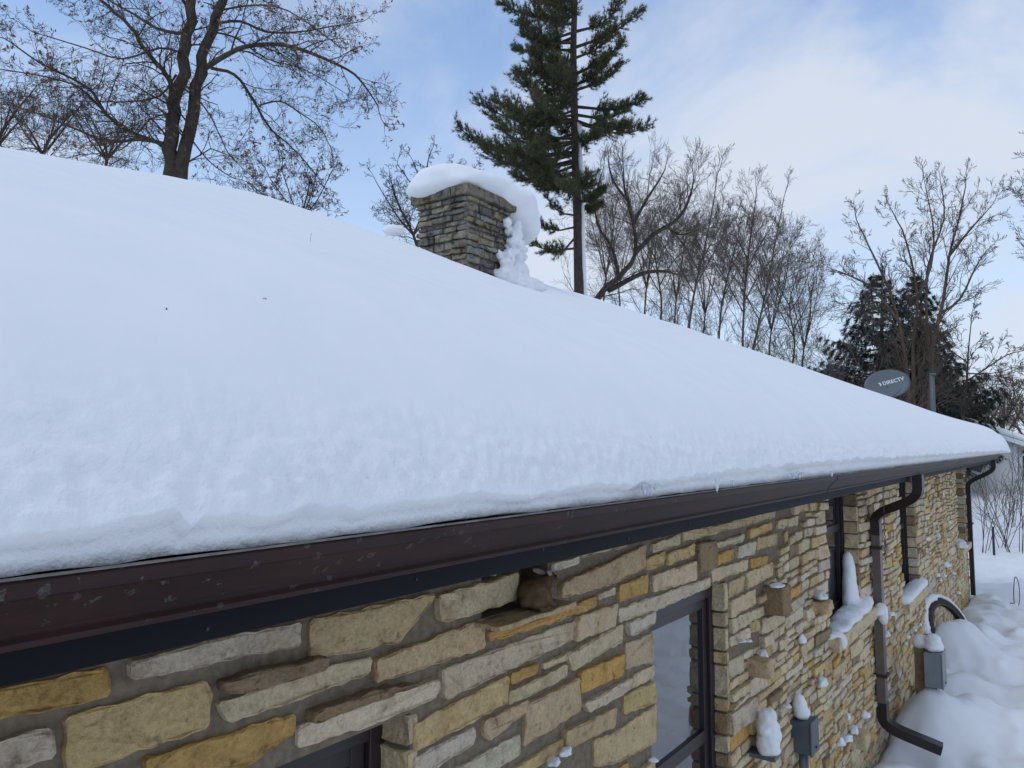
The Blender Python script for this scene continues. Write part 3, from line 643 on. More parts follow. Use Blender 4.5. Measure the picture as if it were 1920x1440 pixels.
# chimney ---------------------------------------------------------------
CX0, CY0, CX1, CY1, CZ0, CZ1 = 5.418, 3.05, 6.10, 3.66, 3.6, 4.86
ch = MB().box(CX0+.02, CX1-.02, CY0+.02, CY1-.02, CZ0, CZ1-.02).build('chimney', M['mortar'], house)
CST = []
def chim_face(kind):
    L = (CY1-CY0) if kind == 'x' else (CX1-CX0)
    z = 3.90
    while z < CZ1-.10:
        h_c = random.uniform(.045, .085)
        if CZ1-.10-z-h_c < .045: h_c = CZ1-.10-z
        u = 0
        while u < L-.01:
            w_c = random.uniform(.10, .27)
            if L-u-w_c < .08: w_c = L-u
            q = [(u+.006, z+.006), (u+w_c-.006, z+.006+random.uniform(0, .006)), (u+w_c-.006, z+h_c-.005), (u+.006, z+h_c-.005-random.uniform(0, .006))]
            V, Fc = stone_geo(q, random.uniform(.012, .045), step=.05, amp=.007, rough=.014)
            c_ = jit(random.choice([(.27, .245, .20), (.22, .205, .175), (.18, .17, .15), (.30, .265, .205), (.25, .235, .20), (.30, .27, .19), (.16, .15, .135)]), .12)
            if kind == 'x': put_stone([(CX0+.02-d, CY0+u, v) for u, d, v in V], Fc, c_, CST)
            else: put_stone([(CX0+u, CY0+.02-d, v) for u, d, v in V], Fc, c_, CST)
            u += w_c
        z += h_c
chim_face('x'); chim_face('y')
for s in CST: build_stone('stone', s, ch, M['stone_old'])
def slab(u0, u1, v0, v1, z0, z1):
    o_ = MB().box(u0, u1, v0, v1, z0, z1)
    o_ = o_.build('cap_stone', M['stone_old'], ch, bevel=.012); paint(o_.data, jit((.20, .18, .145)))
    for v in o_.data.vertices: v.co += Vector((mnoise.noise(v.co*9+Vector(o_.location)), mnoise.noise(v.co*9+Vector((5, 1, 2))), mnoise.noise(v.co*8)))*.008
cw = [CX0-.05, 5.62, 5.86, CX1+.05]
for a, b_ in zip(cw[:-1], cw[1:]): slab(a+.003, b_-.003, CY0-.05, CY0+.16, CZ1-.098, CZ1)
cw = [CY0+.166, 3.40, CY1+.06]
for a, b_ in zip(cw[:-1], cw[1:]): slab(CX0-.05, CX0+.2, a+.003, b_-.003, CZ1-.098, CZ1)
slab(CX0+.205, CX1+.05, CY0+.166, CY1+.06, CZ1-.098, CZ1)
# snow heaped on the chimney, leaning out past its far edge and drooping
zc = CZ1
ells = [((5.76, 3.36, zc+.10), (.47, .46, .16)), ((5.62, 3.42, zc+.14), (.36, .40, .14)), ((5.50, 3.50, zc+.06), (.24, .34, .12)), ((6.10, 3.33, zc+.06), (.38, .40, .19)), ((6.38, 3.30, zc-.03), (.30, .38, .22)), ((6.50, 3.30, zc-.13), (.20, .34, .21)), ((6.3, 3.2, zc+.08), (.3, .3, .16)), ((6.02, 3.28, zc+.16), (.26, .30, .13)), ((5.48, 3.18, zc+.055), (.15, .18, .07))]
o = link('chimney_snow_cap', blob_mesh('chimney_snow_cap', ells, .03, .014, 3.0, 8, 2), M['snow_smooth'], None, True)
tag(o, 'big rounded cap of snow drooping off the stone chimney', 'snow cap')
ells = []
random.seed(21)
for k_ in range(44):
    f = k_/43; ells.append(((5.98+.16*random.random()+.10*math.sin(f*6), 2.985+random.uniform(-.03, .06), 4.62-.50*f+random.uniform(-.04, .04)), (random.uniform(.03, .065), random.uniform(.035, .06), random.uniform(.03, .06))))
ells += [((6.16, 3.04, 4.16), (.16, .14, .13)), ((6.00, 3.00, 4.08), (.20, .12, .10)), ((6.27, 3.05, 4.34), (.07, .08, .06)), ((6.18, 3.04, 4.36), (.08, .08, .12)), ((6.22, 3.05, 4.00), (.34, .28, .14))]
o = link('plastered_snow', blob_mesh('plastered_snow', ells, .014, .022, 16.0, 1, 5), M['snow'], None, True)
tag(o, 'lumpy column of snow plastered down the chimney side onto the roof', 'snow lump')
LP_ = onY(736, 432, 3.42)
o = link('snow_lump', blob_mesh('snow_lump', [(LP_, (.09, .08, .05)), (LP_+Vector((.06, -.03, .01)), (.05, .05, .045))], .015, .008, 12, 2, 3), M['snow'], None, True)
tag(o, 'small lump of snow on the ridge left of the chimney', 'snow lump')

# downspouts ------------------------------------------------------------
PR = [(-1, -.7), (-.55, -.7), (-.5, -.6), (-.4, -.6), (-.35, -.7), (.35, -.7), (.4, -.6), (.5, -.6), (.55, -.7), (1, -.7), (1, .7), (-1, .7)]
def smooth_path(pts, n=6, r=.35):
    P = [Vector(p) for p in pts]; o_ = [P[0]]
    for i in range(1, len(P)-1):
        a = P[i]+(P[i-1]-P[i])*r; c = P[i]+(P[i+1]-P[i])*r
        for k in range(n+1):
            t_ = k/n; o_.append(a*(1-t_)**2+P[i]*2*t_*(1-t_)+c*t_*t_)
    o_.append(P[-1]); return o_
def pipe_frame(pts, wx, wy, name, mat, parent, fl=None):
    """rectangular corrugated pipe: side direction kept along X where possible"""
    mb = MB(); pts = [Vector(p) for p in pts]; b0 = 0; n = len(PR)
    sx_ = Vector((1, 0, 0))
    for i, p in enumerate(pts):
        t_ = (pts[min(i+1, len(pts)-1)]-pts[max(i-1, 0)]).normalized()
        s_ = (sx_-t_*sx_.dot(t_)).normalized(); q_ = t_.cross(s_)
        for a, c in PR: mb.v.append(tuple(p+s_*(a*wx)+q_*(c*wy)))
    for i in range(len(pts)-1):
        for j in range(n): mb.f.append((i*n+j, i*n+(j+1) % n, (i+1)*n+(j+1) % n, (i+1)*n+j))
    mb.f.append(tuple(range(n))); mb.f.append(tuple((len(pts)-1)*n+j for j in range(n)))
    return mb.build(name, mat, parent)
def downspout(xo, xw, zel, zb, w_, straps, foot=None):
    d_ = pipe_frame([(xw, -.062, zel-.16), (xw, -.062, zb)], w_, w_*.9, 'downspout', M['downspout'] if foot else M['dark_pipe'], house)
    pipe_frame(smooth_path([(xo, -.425, 2.232), (xo, -.425, 2.06), (xw, -.062, zel), (xw, -.062, zel-.17)], 7, .38), w_*1.04, w_*.95, 'elbow', M['dark_pipe'], d_)
    if foot: pipe_frame(smooth_path(foot, 7, .4), w_*1.08, w_*1.0, 'elbow', M['dark_pipe'], d_)
    for z in straps: MB().box(xw-w_-.012, xw+w_+.012, -.062-w_*.9-.004, -.001, z, z+.022).build('strap', M['dark_pipe'], d_)
    return d_
downspout(6.50, 6.84, 1.90,   .40, .050, (1.62, .62), [(6.84, -.062, .42), (6.84, -.062, .24), (6.88, -.46, .13)])
downspout(14.46, 14.48, 1.87, .08, .05, (1.2,))
vp = MB(); p = onX(1750, 770, 14.75); vp.tube([(p.x, p.y, p.z-.5), (p.x, p.y, onX(1750, 703, 14.75).z)], .038, 12)
q = onX(1749, 703, 14.75); vp.tube([(q.x, q.y, q.z), (q.x, q.y, q.z+.03)], .048, 12)
vp.build('vent_pipe', M['vent'], house, True)

# ------------------------------------------------------------------ rabbit on the ledge
def Lr(x, y, Y): return onY(x, y, Y)
rc = Lr(1003, 1120, -.045); zl = 1.972
bx = rc.x; by = rc.y; k = 1.0
ells = [((bx-.008, by+.002, zl+.043), (.054, .044, .044)), ((bx+.012, by-.002, zl+.046), (.044, .038, .044)), ((bx-.020, by-.020, zl+.026), (.036, .026, .026)),
        ((bx+.036, by-.010, zl+.064), (.024, .022, .026)), ((bx+.056, by-.016, zl+.081), (.0235, .0185, .0185)), ((bx+.075, by-.019, zl+.075), (.0145, .0125, .0115)), ((bx+.066, by-.018, zl+.071), (.015, .014, .011)),
        ((bx-.015, by-.044, zl+.008), (.030, .010, .008)), ((bx+.046, by-.032, zl+.008), (.022, .009, .008)), ((bx+.05, by+.01, zl+.010), (.02, .009, .010)),
        ((bx-.058, by-.004, zl+.026), (.015, .015, .015)), ((bx+.034, by-.016, zl+.028), (.020, .018, .030))]
rb = empty('rabbit', (bx, by, zl)); tag(rb, 'small brown rabbit crouching on a stone ledge under the eaves', 'rabbit')
me = blob_mesh('body', ells, .0045, .0012, 90, 5, 1); me.materials.append(M['fur']); me.transform(Matrix.Translation((-bx, -by, -zl)))
o = link('body', me, None, None, True); o.parent = rb
for sy in (-1, 1):
    ea = Vector((.046, -.016+sy*.010, .095)); ed = Vector((-.93, sy*.28-.10, .30)).normalized()
    e_ = blob_mesh('ear', [(ea+ed*(.048*f), (.010 if 0 < f < 1 else .007, .0042, .0095*(1-.55*abs(f-.55)*1.4)), (0, 0, math.atan2(ed.y, ed.x))) for f in (0, .2, .4, .6, .8, 1)], .0022, 0, 1, 3)
    o = link('ear', e_, M['ear'], None, True); o.parent = rb
    bm = bmesh.new(); bmesh.ops.create_uvsphere(bm, u_segments=12, v_segments=8, radius=.0064); me = bpy.data.meshes.new('eye'); bm.to_mesh(me); bm.free()
    o = link('eye', me, M['eye'], None, True); o.parent = rb; o.location = (.061, -.016+sy*.0165, .085)
bm = bmesh.new(); bmesh.ops.create_uvsphere(bm, u_segments=10, v_segments=8, radius=.0038); me = bpy.data.meshes.new('nose'); bm.to_mesh(me); bm.free()
o = link('nose', me, M['eye'], None, True); o.parent = rb; o.location = (.0885, -.019, .077)

# ------------------------------------------------------------------ things on and beside the wall
def clump_mesh(seed, sub=3):
    bm = bmesh.new(); bmesh.ops.create_icosphere(bm, subdivisions=sub, radius=1)
    off = Vector((seed*5.1, seed*2.3, seed*1.7))
    for v in bm.verts:
        d = 1+.40*mnoise.noise(v.co*1.3+off)+.22*mnoise.noise(v.co*2.6+off)+.10*mnoise.noise(v.co*6+off)
        v.co *= d
        if v.co.z < -.35: v.co.z = -.35+(v.co.z+.35)*.25
    me = bpy.data.meshes.new('snow_clump'); bm.to_mesh(me); bm.free(); return me
CM = [clump_mesh(i) for i in range(6)]
for me in CM: me.materials.append(M['snow']); me.polygons.foreach_set('use_smooth', np.ones(len(me.polygons), bool))
def clump(i, x, y, wpx, hpx, Y=-.035, label=None, group=None, name='snow_clump', dy=None):
    p = onY(x, y, Y); D = depth(p); hz_ = hpx/F*D/2; wx = wpx/F*D/2
    o_ = bpy.data.objects.new(name, CM[i % 6]); COL.objects.link(o_); o_.location = p
    o_.scale = (max(.010, min(wx*1.3, .16)), dy or max(.018, min(.04, wx*.8)), max(.008, hz_*.9)); o_.rotation_euler = (0, 0, random.uniform(-.3, .3))
    tag(o_, label or 'small clump of snow caught on the rough stone wall', 'snow clump', group or ('snow clumps on the wall' if not label else None)); return o_
random.seed(5); CL = []
for i, (x, y, w_, h_c) in enumerate([(1392,1202,16,8),(1430,1229,26,20),(1404,1202,8,6),(1476,1198,9,6),(1504,1200,18,22),(1477,1325,12,10),(1577,1393,16,22),(1512,1404,9,12),(1590,1345,12,16),
        (1601,1370,20,18),(1621,1340,24,14),(1588,1386,22,16),(1651,1035,12,8),(1670,1035,10,6),(1738,1011,15,10),(1758,1004,12,10),(1775,1060,14,14),(1757,1079,12,10),(1770,1080,10,10),(1786,1075,12,8),(1763,1088,9,8),(1797,1112,10,7),
        (1657,1146,14,12),(1670,1152,16,10),(1662,1190,18,14),(1650,1232,12,18),(1703,1195,10,8),(1698,1207,9,7),(1780,980,7,6),(1786,1000,6,6),(1745,1118,7,14),(1748,1138,8,10),(1060,1412,26,18),(1038,1428,30,14),(1225,1425,12,10),(1715,1182,10,8),(1725,1172,8,8)]):
    reg = 0 if x < 1240 else 1 if x < 1600 else 2 if x < 1735 else 3
    CL.append((reg, x, y, clump(i, x, y, w_, h_c)))
ORD = 'first second third fourth fifth sixth seventh eighth ninth tenth eleventh twelfth thirteenth fourteenth fifteenth sixteenth'.split()
for reg, nm in enumerate(('low on the wall below the rabbit ledge', 'between the tall window and near downspout', 'between the near downspout and second window', 'on the far wall stretch by the corner')):
    for j, (_, x, y, o_) in enumerate(sorted([c for c in CL if c[0] == reg], key=lambda c: (c[1], c[2]))): o_['label'] = 'snow clump '+nm+', '+ORD[j]+' from left'
clump(1, 1538, 1118, 34, 22, -.05, 'round snow cap on a jutting stone left of the window with the long snowy sill', name='snow_clump')
clump(2, 1541, 1281, 28, 22, -.05, 'oval snow clump on the wall just above the small dark grey box', name='snow_clump')
clump(3, 1800, 1022, 22, 24, -.06, 'snow heap on the farthest window sill by the house corner', name='snow_clump', dy=.09)
# jutting dark stone with a snow cap
def jut(x, y, w_, h_c, col, label, out=.11):
    p = onY(x, y, -.05); D = depth(p); a = w_/F*D/2*1.35; b_ = h_c/F*D/2
    V, Fc = stone_geo([(-a*.85, -b_), (a, -b_), (a*.8, b_), (-a, b_*.85)], out, .05, .006, .012)
    me = bpy.data.meshes.new('jutting_stone'); me.from_pydata([(u, .05-d, v) for u, d, v in V], [], Fc); paint(me, PAL[col])
    return link('jutting_stone', me, M['stone'], wall, loc=p)
jut(1455, 1122, 34, 56, 'b', '')
jut(1538, 1135, 36, 20, 't', ''); jut(1423, 1250, 26, 34, 't', ''); jut(1610, 1385, 30, 30, 'c', '')
clump(4, 1458, 1098, 26, 12, -.09, 'small snow cap on the dark brown jutting stone', name='snow_clump')
# snow-plastered wall lantern
lp = onY(1440, 1372, -.09); wl = empty('wall_lantern', lp); tag(wl, 'wall light fixture plastered with a tall heap of snow beside the window', 'wall light')
D = depth(lp); pxm = D/F
o = MB().box(-.05, .055, -.045, .088, -38*pxm-.02, -38*pxm).build('bracket', M['pipe_grey'])
o.parent = wl
o = MB().tube([(.035, -.02, -36*pxm), (.04, -.02, -10*pxm)], .012, 8).build('lamp_body', M['dark']); o.parent = wl
sn = [((0, 0, 26*pxm), (.042, .045, .05)), ((-.01, 0, 12*pxm), (.055, .05, .06)), ((.005, -.005, -2*pxm), (.058, .055, .08)), ((-.005, 0, -18*pxm), (.058, .055, .08)), ((-.06, 0, 10*pxm), (.03, .03, .022)), ((.06, -.02, -14*pxm), (.03, .03, .035)), ((0, 0, -33*pxm), (.05, .055, .03))]
o = link('snow', blob_mesh('snow', sn, .008, .007, 24, 2, 4), M['snow'], None, True); o.parent = wl
# sill snow
def lump(name, ells, vox, amp, fr, label, cat='snow heap', seed=1, mat='snow'):
    o_ = link(name, blob_mesh(name, ells, vox, amp, fr, 4, seed), M[mat], None, True); tag(o_, label, cat); return o_
e = []
for k_ in range(22):
    f = k_/21; e.append(((5.50+1.12*f, .005+.01*math.sin(k_), 1.195+.03*f), (.11, .080, .030+.03*f)))
for k_ in range(16):
    f = k_/15; e.append(((6.40-.03*(1-f)-.0*f, .045+.02*f, 1.20+.38*f), (.09*(1-f)+.055, .060-.02*f, .06)))
e += [((5.53, -.07, 1.15), (.04, .03, .06)), ((6.1, .02, 1.22), (.3, .075, .055))]
lump('sill_snow', e, .016, .008, 14, 'long snow drift on the window sill climbing up its far jamb')
e = [((8.3+1.08*k_/12, -.01, .98+.012*k_/12), (.11, .085, .055)) for k_ in range(13)]
lump('sill_snow', e, .02, .008, 12, 'snow slab on the sill of the second window behind the downspout', seed=3)
e = [((6.76, -.09, 1.16), (.05, .05, .05)), ((6.78, -.10, 1.10), (.035, .04, .07)), ((6.71, -.07, 1.14), (.05, .05, .03))]
lump('snow_hook', e, .01, .006, 20, 'curl of snow wedged between the sill end and the brown downspout', 'snow clump', 5)
# small dark-grey box with two conduits
def encl(name, c, hw, hd, hh, mat, label, lid=True):
    """box with a hinged front cover that faces the lawn (-Y)"""
    e_ = empty(name, (c[0], c[1], c[2]-hh)); tag(e_, label, 'electrical box')
    o_ = MB().box(-hw, hw, -hd, hd, 0, 2*hh).build('box', mat, bevel=.006); o_.parent = e_
    o_ = MB().box(-hw-.004, hw+.004, -hd-.012, -hd-.001, -.006, 2*hh+.006).build('cover', mat, bevel=.004); o_.parent = e_
    o_ = MB().tube([(0, -hd-.013, .03), (0, -hd-.020, .03)], .007, 8).build('latch', M['dark']); o_.parent = e_
    return e_
p0 = onY(1512, 1346, -.11); p1 = onY(1537, 1412, -.11)
cA = Vector(((p0.x+p1.x)/2-.02, -.06, (onY(1525, 1347, -.11).z+onY(1525, 1408, -.11).z)/2)); hhA = (onY(1525, 1347, -.11).z-onY(1525, 1408, -.11).z)/2
eA = encl('junction_box', cA, .075, .055, hhA, M['box_dark'], 'small dark grey electrical box on the stone wall with conduits below')
for dx_ in (-.03, .035):
    o = MB().tube([(dx_, 0, 0), (dx_, 0, -.35), (dx_+.02, 0, -.9)], .017, 10).build('conduit', M['pipe_grey'], None, True); o.parent = eA
lump('box_snow', [((cA.x, cA.y, cA.z+hhA+.03), (.06, .045, .035)), ((cA.x-.01, cA.y+.01, cA.z+hhA+.07), (.045, .04, .05)), ((cA.x-.02, cA.y+.01, cA.z+hhA+.11), (.028, .03, .03))], .008, .004, 24, 'tall snow cap standing on the small dark grey electrical box', 'snow cap', 2)
# larger grey meter box on a post
cB = onY(1752, 1252, -.34); hhB = 31/F*depth(cB)
eB = encl('meter_box', cB, .11, .065, hhB, M['box_grey'], 'light grey utility meter box on a wooden post with a snow cap')
cBv = Vector(cB)
o = MB().box(-.02, .06, .07, .15, -.5, 2*hhB+.03).build('post', M['post'], bevel=.006); o.parent = eB
for dx_ in (-.03, .03):
    o = MB().tube([(dx_, 0, 0), (dx_, 0, -.6)], .02, 10).build('conduit', M['pipe_grey'], None, True); o.parent = eB
lump('box_snow', [((cB.x, cB.y, cB.z+hhB+.04), (.11, .075, .05)), ((cB.x-.02, cB.y, cB.z+hhB+.085), (.09, .068, .06)), ((cB.x+.02, cB.y+.10, cB.z+hhB+.06), (.09, .07, .06)), ((cB.x+.03, cB.y-.02, cB.z+hhB+.03), (.06, .06, .06))], .012, .006, 18, 'large rounded snow cap on the light grey meter box', 'snow cap', 6)
# old wheel leaning on the wall, half buried
wc = onY(1779, 1185, -.20); Rw = .33
wr = empty('old_wheel', wc); tag(wr, 'dark old wheel rim leaning on the wall, half buried in snow', 'wheel')
axd = Vector((-.36, -.84, .36)).normalized()
side_ = Vector((0, 0, 1)).cross(axd).normalized(); upw = side_.cross(axd).normalized()
if upw.z < 0: upw = -upw
ring = [side_*(Rw*math.cos(2*math.pi*i/40))+upw*(Rw*math.sin(2*math.pi*i/40)) for i in range(41)]
o = MB().tube(ring, .045, 8, False).build('rim', M['rust'], None, True); o.parent = wr
o = MB().tube([r_*.90+axd*.02 for r_ in ring], .018, 6, False).build('inner_flange', M['dark'], None, True); o.parent = wr
sn = [(wc+ring[i]*1.10+Vector((.01, .01, .03)), (.04, .04, .025)) for i in range(0, 21)] + [(wc+ring[i]*1.10+Vector((-.05, .02, .02)), (.06, .05, .05)) for i in range((0 if ring[0].y > 0 else 10), (9 if ring[0].y > 0 else 20))]
lump('wheel_snow', sn, .016, .007, 16, 'ridge of snow lying along the top of the old wheel', 'snow heap', 3)
# hanging chain near the first downspout
chn = empty('rain_chain', onY(1655, 905, -.30)); tag(chn, 'thin dark chain hanging from the eaves beside the downspout', 'chain')
zt = 0
for i in range(26):
    a = i*math.pi/2; L_ = .021
    pts_ = [(math.cos(a)*.006*math.cos(q_), math.sin(a)*.006*math.cos(q_), -i*.021-.01+.012*math.sin(q_)) for q_ in np.linspace(0, 2*math.pi, 9)]
    o = MB().tube(pts_, .0018, 4, False).build('chain_link', M['dark']); o.parent = chn
o = MB().tube([(0, 0, 0), (0, 0, .012)], .002, 4).build('hook', M['dark']); o.parent = chn
# corner flood light
fl_ = onX(1833, 880, 14.85); fe = empty('flood_light', fl_); tag(fe, 'grey flood light under the eave at the far house corner', 'light')
o = MB().obox((0, 0, 0), (.10, .01, -.02), (.02, .07, .02), (0, -.02, .055)).build('lamp_head', M['box_grey'], bevel=.01); o.parent = fe
o = MB().tube([(-.06, .06, .05), (-.10, .16, .10), (-.12, .18, .16)], .018, 8).build('bracket', M['dark'], None, True); o.parent = fe
o = MB().tube([(.05, -.02, .03), (.14, -.06, .07), (.20, -.1, .06)], .010, 6).build('sensor_arm', M['dark'], None, True); o.parent = fe
# icicles at the eave
def icicle(x, y0, y1, label, wd=.010):
    a = onY(x, y0, -.497); b_ = onY(x, y1, -.497); L_ = (a-b_).z
    mb = MB(); n = 7; mb.tube([(random.uniform(-.002, .002)*i/3, random.uniform(-.002, .002), -L_*i/(n-1)+.012) for i in range(n)], [wd*(1-i/(n-1))**.8+.0008 for i in range(n)], 8)
    o_ = mb.build('icicle', M['ice'], None, True); o_.location = a; tag(o_, label, 'icicle', 'icicles along the gutter'); return o_
for (x, a, b_), od in zip(((1208, 918, 938), (1213, 918, 940), (1219, 917, 938), (1230, 916, 931)), ORD): icicle(x, a, b_, 'short icicle, '+od+' from left in the cluster above the tall window')
icicle(1344, 905, 931, 'single longer icicle hanging over the gutter right of the icicle cluster', .008)
icicle(1374, 908, 918, 'tiny icicle between the longer icicle and the frosty row', .006)
for (x, a, b_), od in zip(((1488, 893, 905), (1493, 892, 903), (1499, 892, 904), (1503, 891, 901)), ORD): icicle(x, a, b_, 'short icicle, '+od+' from left in the frosty row near the downspout')
icicle(1560, 890, 899, 'small icicle just left of the first downspout outlet', .008)
# debris on the roof snow
for i, (x, y, L_, lab) in enumerate(((314, 418, .028, 'short brown twig lying on the left roof snow'), (443, 427, .028, 'thin brown needle lying on the roof snow below the oak'), (582, 449, .04, 'dark stub of twig standing in the roof snow'), (311, 583, .002, 'tiny dark speck of bark on the roof snow'), (493, 562, .010, 'faint thin twig on the middle of the roof snow'), (826, 323, .05, 'tiny dark twig stuck in the chimney snow cap'))):
    d = ray(x, y); t_ = .8; best = None
    while t_ < 9:
        p = CV+d*t_; dr_ = math.exp(-(max(0, p.y-YL)/.13)**.85)*.28
        if p.y > YL and p.z < roof_surface(p.x, p.y)[0]-dr_+.004: best = p; break
        t_ += .01
    if i == 5: best = onX(x, y, 5.30)
    if best is None: continue
    up_ = i in (2,)
    pts_ = [(0, 0, .002), (.5*L_, .1*L_, .004), (L_, .25*L_, .002)] if not up_ else [(0, 0, -.01), (.001, 0, .008), (.003, 0, .02)]
    o = MB().tube(pts_, (.0022 if i == 5 else .0005) if i != 3 else .0009, 5).build('twig', M['twig']); o.location = best; tag(o, lab, 'twig')

# ------------------------------------------------------------------ satellite dish
dc = onX(1662, 722, 14.9); ds = empty('satellite_dish', (dc.x, dc.y, 2.75)); tag(ds, 'grey satellite dish with white lettering behind the snowy roof edge', 'satellite dish')
nrm = Vector((-.80, -.42, .33)).normalized(); sd_ = Vector((0, 0, 1)).cross(nrm).normalized()
ta = R(14); upv = nrm.cross(sd_); sdr = sd_*math.cos(ta)+upv*math.sin(ta); upr = upv*math.cos(ta)-sd_*math.sin(ta)
A_, B_ = .40, .27; mb = MB(); base = Vector((0, 0, dc.z-2.75))
rings = 7; seg = 40
for side_i in (0, 1):
    b0 = len(mb.v)
    for r_ in range(rings+1):
        f = r_/rings
        for s_ in range(seg):
            a = 2*math.pi*s_/seg; p = base+sdr*(A_*f*math.cos(a))+upr*(B_*f*math.sin(a))+nrm*(.055*f*f-.012*side_i); mb.v.append(tuple(p))
    for r_ in range(rings):
        for s_ in range(seg):
            k_ = (s_+1) % seg; q = (b0+r_*seg+s_, b0+r_*seg+k_, b0+(r_+1)*seg+k_, b0+(r_+1)*seg+s_); mb.f.append(q if side_i == 0 else q[::-1])
nS = (rings+1)*seg
for s_ in range(seg):
    k_ = (s_+1) % seg; mb.f.append((rings*seg+s_, rings*seg+k_, nS+rings*seg+k_, nS+rings*seg+s_))
me = bpy.data.meshes.new('reflector'); me.from_pydata(mb.v, [], mb.f); o = link('reflector', me, M['dish'], None, True); o.parent = ds
def text_mesh(txt, size):
    cu = bpy.data.curves.new('lettering', 'FONT'); cu.body = txt; cu.size = size; cu.extrude = .0015; cu.align_x = 'LEFT'; cu.align_y = 'CENTER'; cu.offset = .0012
    to = bpy.data.objects.new('tmp_text', cu); COL.objects.link(to)
    me_ = bpy.data.meshes.new_from_object(to.evaluated_get(bpy.context.evaluated_depsgraph_get())); bpy.data.objects.remove(to); return me_
tm = text_mesh('DIRECTV', .092); ta2 = R(13); tdir = (-sdr)*1
if tdir.dot(_rt) < 0: tdir = -tdir
tu = nrm.cross(tdir)
bmv = tm.vertices
for v in bmv:
    u_, v_ = v.co.x-.055, v.co.y+.035
    f2 = (u_/A_)**2+(v_/B_)**2
    v.co = base+tdir*u_+tu*v_+nrm*(.055*f2+.004+v.co.z)
o = link('lettering', tm, M['white']); o.parent = ds
mb = MB(); pts_ = [(0, .036), (.010, .030), (.022, .022), (.032, .008), (.034, -.004), (.028, -.018), (.014, -.028), (-.002, -.030), (.008, -.012), (.008, .006), (-.004, .018), (-.016, .022)]
for u_, v_ in pts_:
    u_ -= .115; v_ += .035; f2 = (u_/A_)**2+(v_/B_)**2
    mb.v.append(tuple(base+tdir*u_+tu*v_+nrm*(.055*f2+.005)))
mb.f = [tuple(range(len(pts_)))]
o = mb.build('emblem', M['white']); o.parent = ds
o = MB().tube([base-nrm*.10+Vector((0, 0, -.1)), (0, 0, .35), (0, 0, -.35)], .025, 10).build('mast', M['vent'], None, True); o.parent = ds
o = MB().tube([base-nrm*.02, base-nrm*.11+Vector((0, 0, -.1))], .05, 10).build('mount', M['dark'], None, True); o.parent = ds
o = MB().tube([base-upr*B_*.95, base-upr*B_*1.05+nrm*.42], .015, 8).build('feed_arm', M['dish'], None, True); o.parent = ds

# ------------------------------------------------------------------ trees
class Segs:
    """tapered twig segments gathered in arrays and turned into one mesh"""
    def __init__(s): s.a = []; s.b = []; s.ra = []; s.rb = []
    def add(s, a, b_, ra, rb_): s.a.append(a); s.b.append(b_); s.ra.append(ra); s.rb.append(rb_)
    def build(s, name, mat, parent, n=3, kind=None):
        A = np.array(s.a); B = np.array(s.b); ra = np.array(s.ra)[:, None]; rb_ = np.array(s.rb)[:, None]
        d = B-A; L = np.linalg.norm(d, axis=1, keepdims=True)+1e-9; d = d/L
        ref = np.where(np.abs(d[:, 2:3]) < .9, np.array([[0, 0, 1.]]), np.array([[1., 0, 0]]))
        u = np.cross(d, ref); u /= np.linalg.norm(u, axis=1, keepdims=True)+1e-9; v = np.cross(d, u)
        V = []
        for k_ in range(n):
            c, s_ = math.cos(2*math.pi*k_/n), math.sin(2*math.pi*k_/n); V.append(A+(u*c+v*s_)*ra)
        for k_ in range(n):
            c, s_ = math.cos(2*math.pi*k_/n), math.sin(2*math.pi*k_/n); V.append(B+d*(ra*.3)+(u*c+v*s_)*rb_)
        V = np.stack(V, 1).reshape(-1, 3); m_ = len(A); base_ = np.arange(m_)[:, None]*2*n
        Fq = np.concatenate([base_+np.array([[k_, (k_+1) % n, n+(k_+1) % n, n+k_]]) for k_ in range(n)], 0)
        o_ = link(name, mesh_np(name, V, Fq), mat, None, True); o_.parent = parent
        if parent is not None: o_.location = -world_loc(parent)
        if kind: tag(o_, kind=kind)
        return o_
def rv(): return Vector((random.gauss(0, 1), random.gauss(0, 1), random.gauss(0, 1)))
def perp(d):
    v = rv(); v = v-d*v.dot(d); return v.normalized()
def grow(S, p, d, L, r, lvl, P, tips=None):
    """P: dict(maxlvl, wig, trop, ang, ratio, kids, rmin)"""
    n = 4 if lvl < P['maxlvl'] else 3; seg = L/n; rr = r
    for i in range(n):
        d = (d+rv()*P['wig']+Vector((0, 0, P['trop']))).normalized()
        q = p+d*seg; r2 = max(P['rmin'], rr-(r*.62)/n); S.add(p, q, rr, r2)
        if lvl < P['maxlvl'] and (i > 0 or lvl > 0):
            for _ in range(P['kids'] if random.random() < .8 else 1):
                a = random.gauss(P['ang'], .2); nd = (d*math.cos(a)+perp(d)*math.sin(a)).normalized()
                grow(S, q, nd, L*random.uniform(*P['ratio'])*(1-.10*i), max(P['rmin'], r2*.6), lvl+1, P, tips)
        p = q; rr = r2
    if tips is not None and lvl >= P['maxlvl']-1: tips.append((p, d))
def stem_tube(mb, pts, r0, r1, n=8):
    m_ = len(pts); mb.tube(pts, [r0+(r1-r0)*i/(m_-1) for i in range(m_)], n)
def dens(pts, k=3):
    """Catmull-Rom resample"""
    P = [Vector(p) for p in pts]; P = [P[0]*2-P[1]]+P+[P[-1]*2-P[-2]]; o_ = []
    for i in range(1, len(P)-2):
        for j in range(k):
            t_ = j/k; a, b_, c, d = P[i-1], P[i], P[i+1], P[i+2]
            o_.append(.5*((2*b_)+(c-a)*t_+(2*a-5*b_+4*c-d)*t_*t_+(3*b_-a-3*c+d)*t_**3))
    o_.append(P[-2]); return o_
def px_limb(px, D0, D1):
    n = len(px); return dens([at(x, y, D0+(D1-D0)*(i/(n-1))) for i, (x, y) in enumerate(px)])
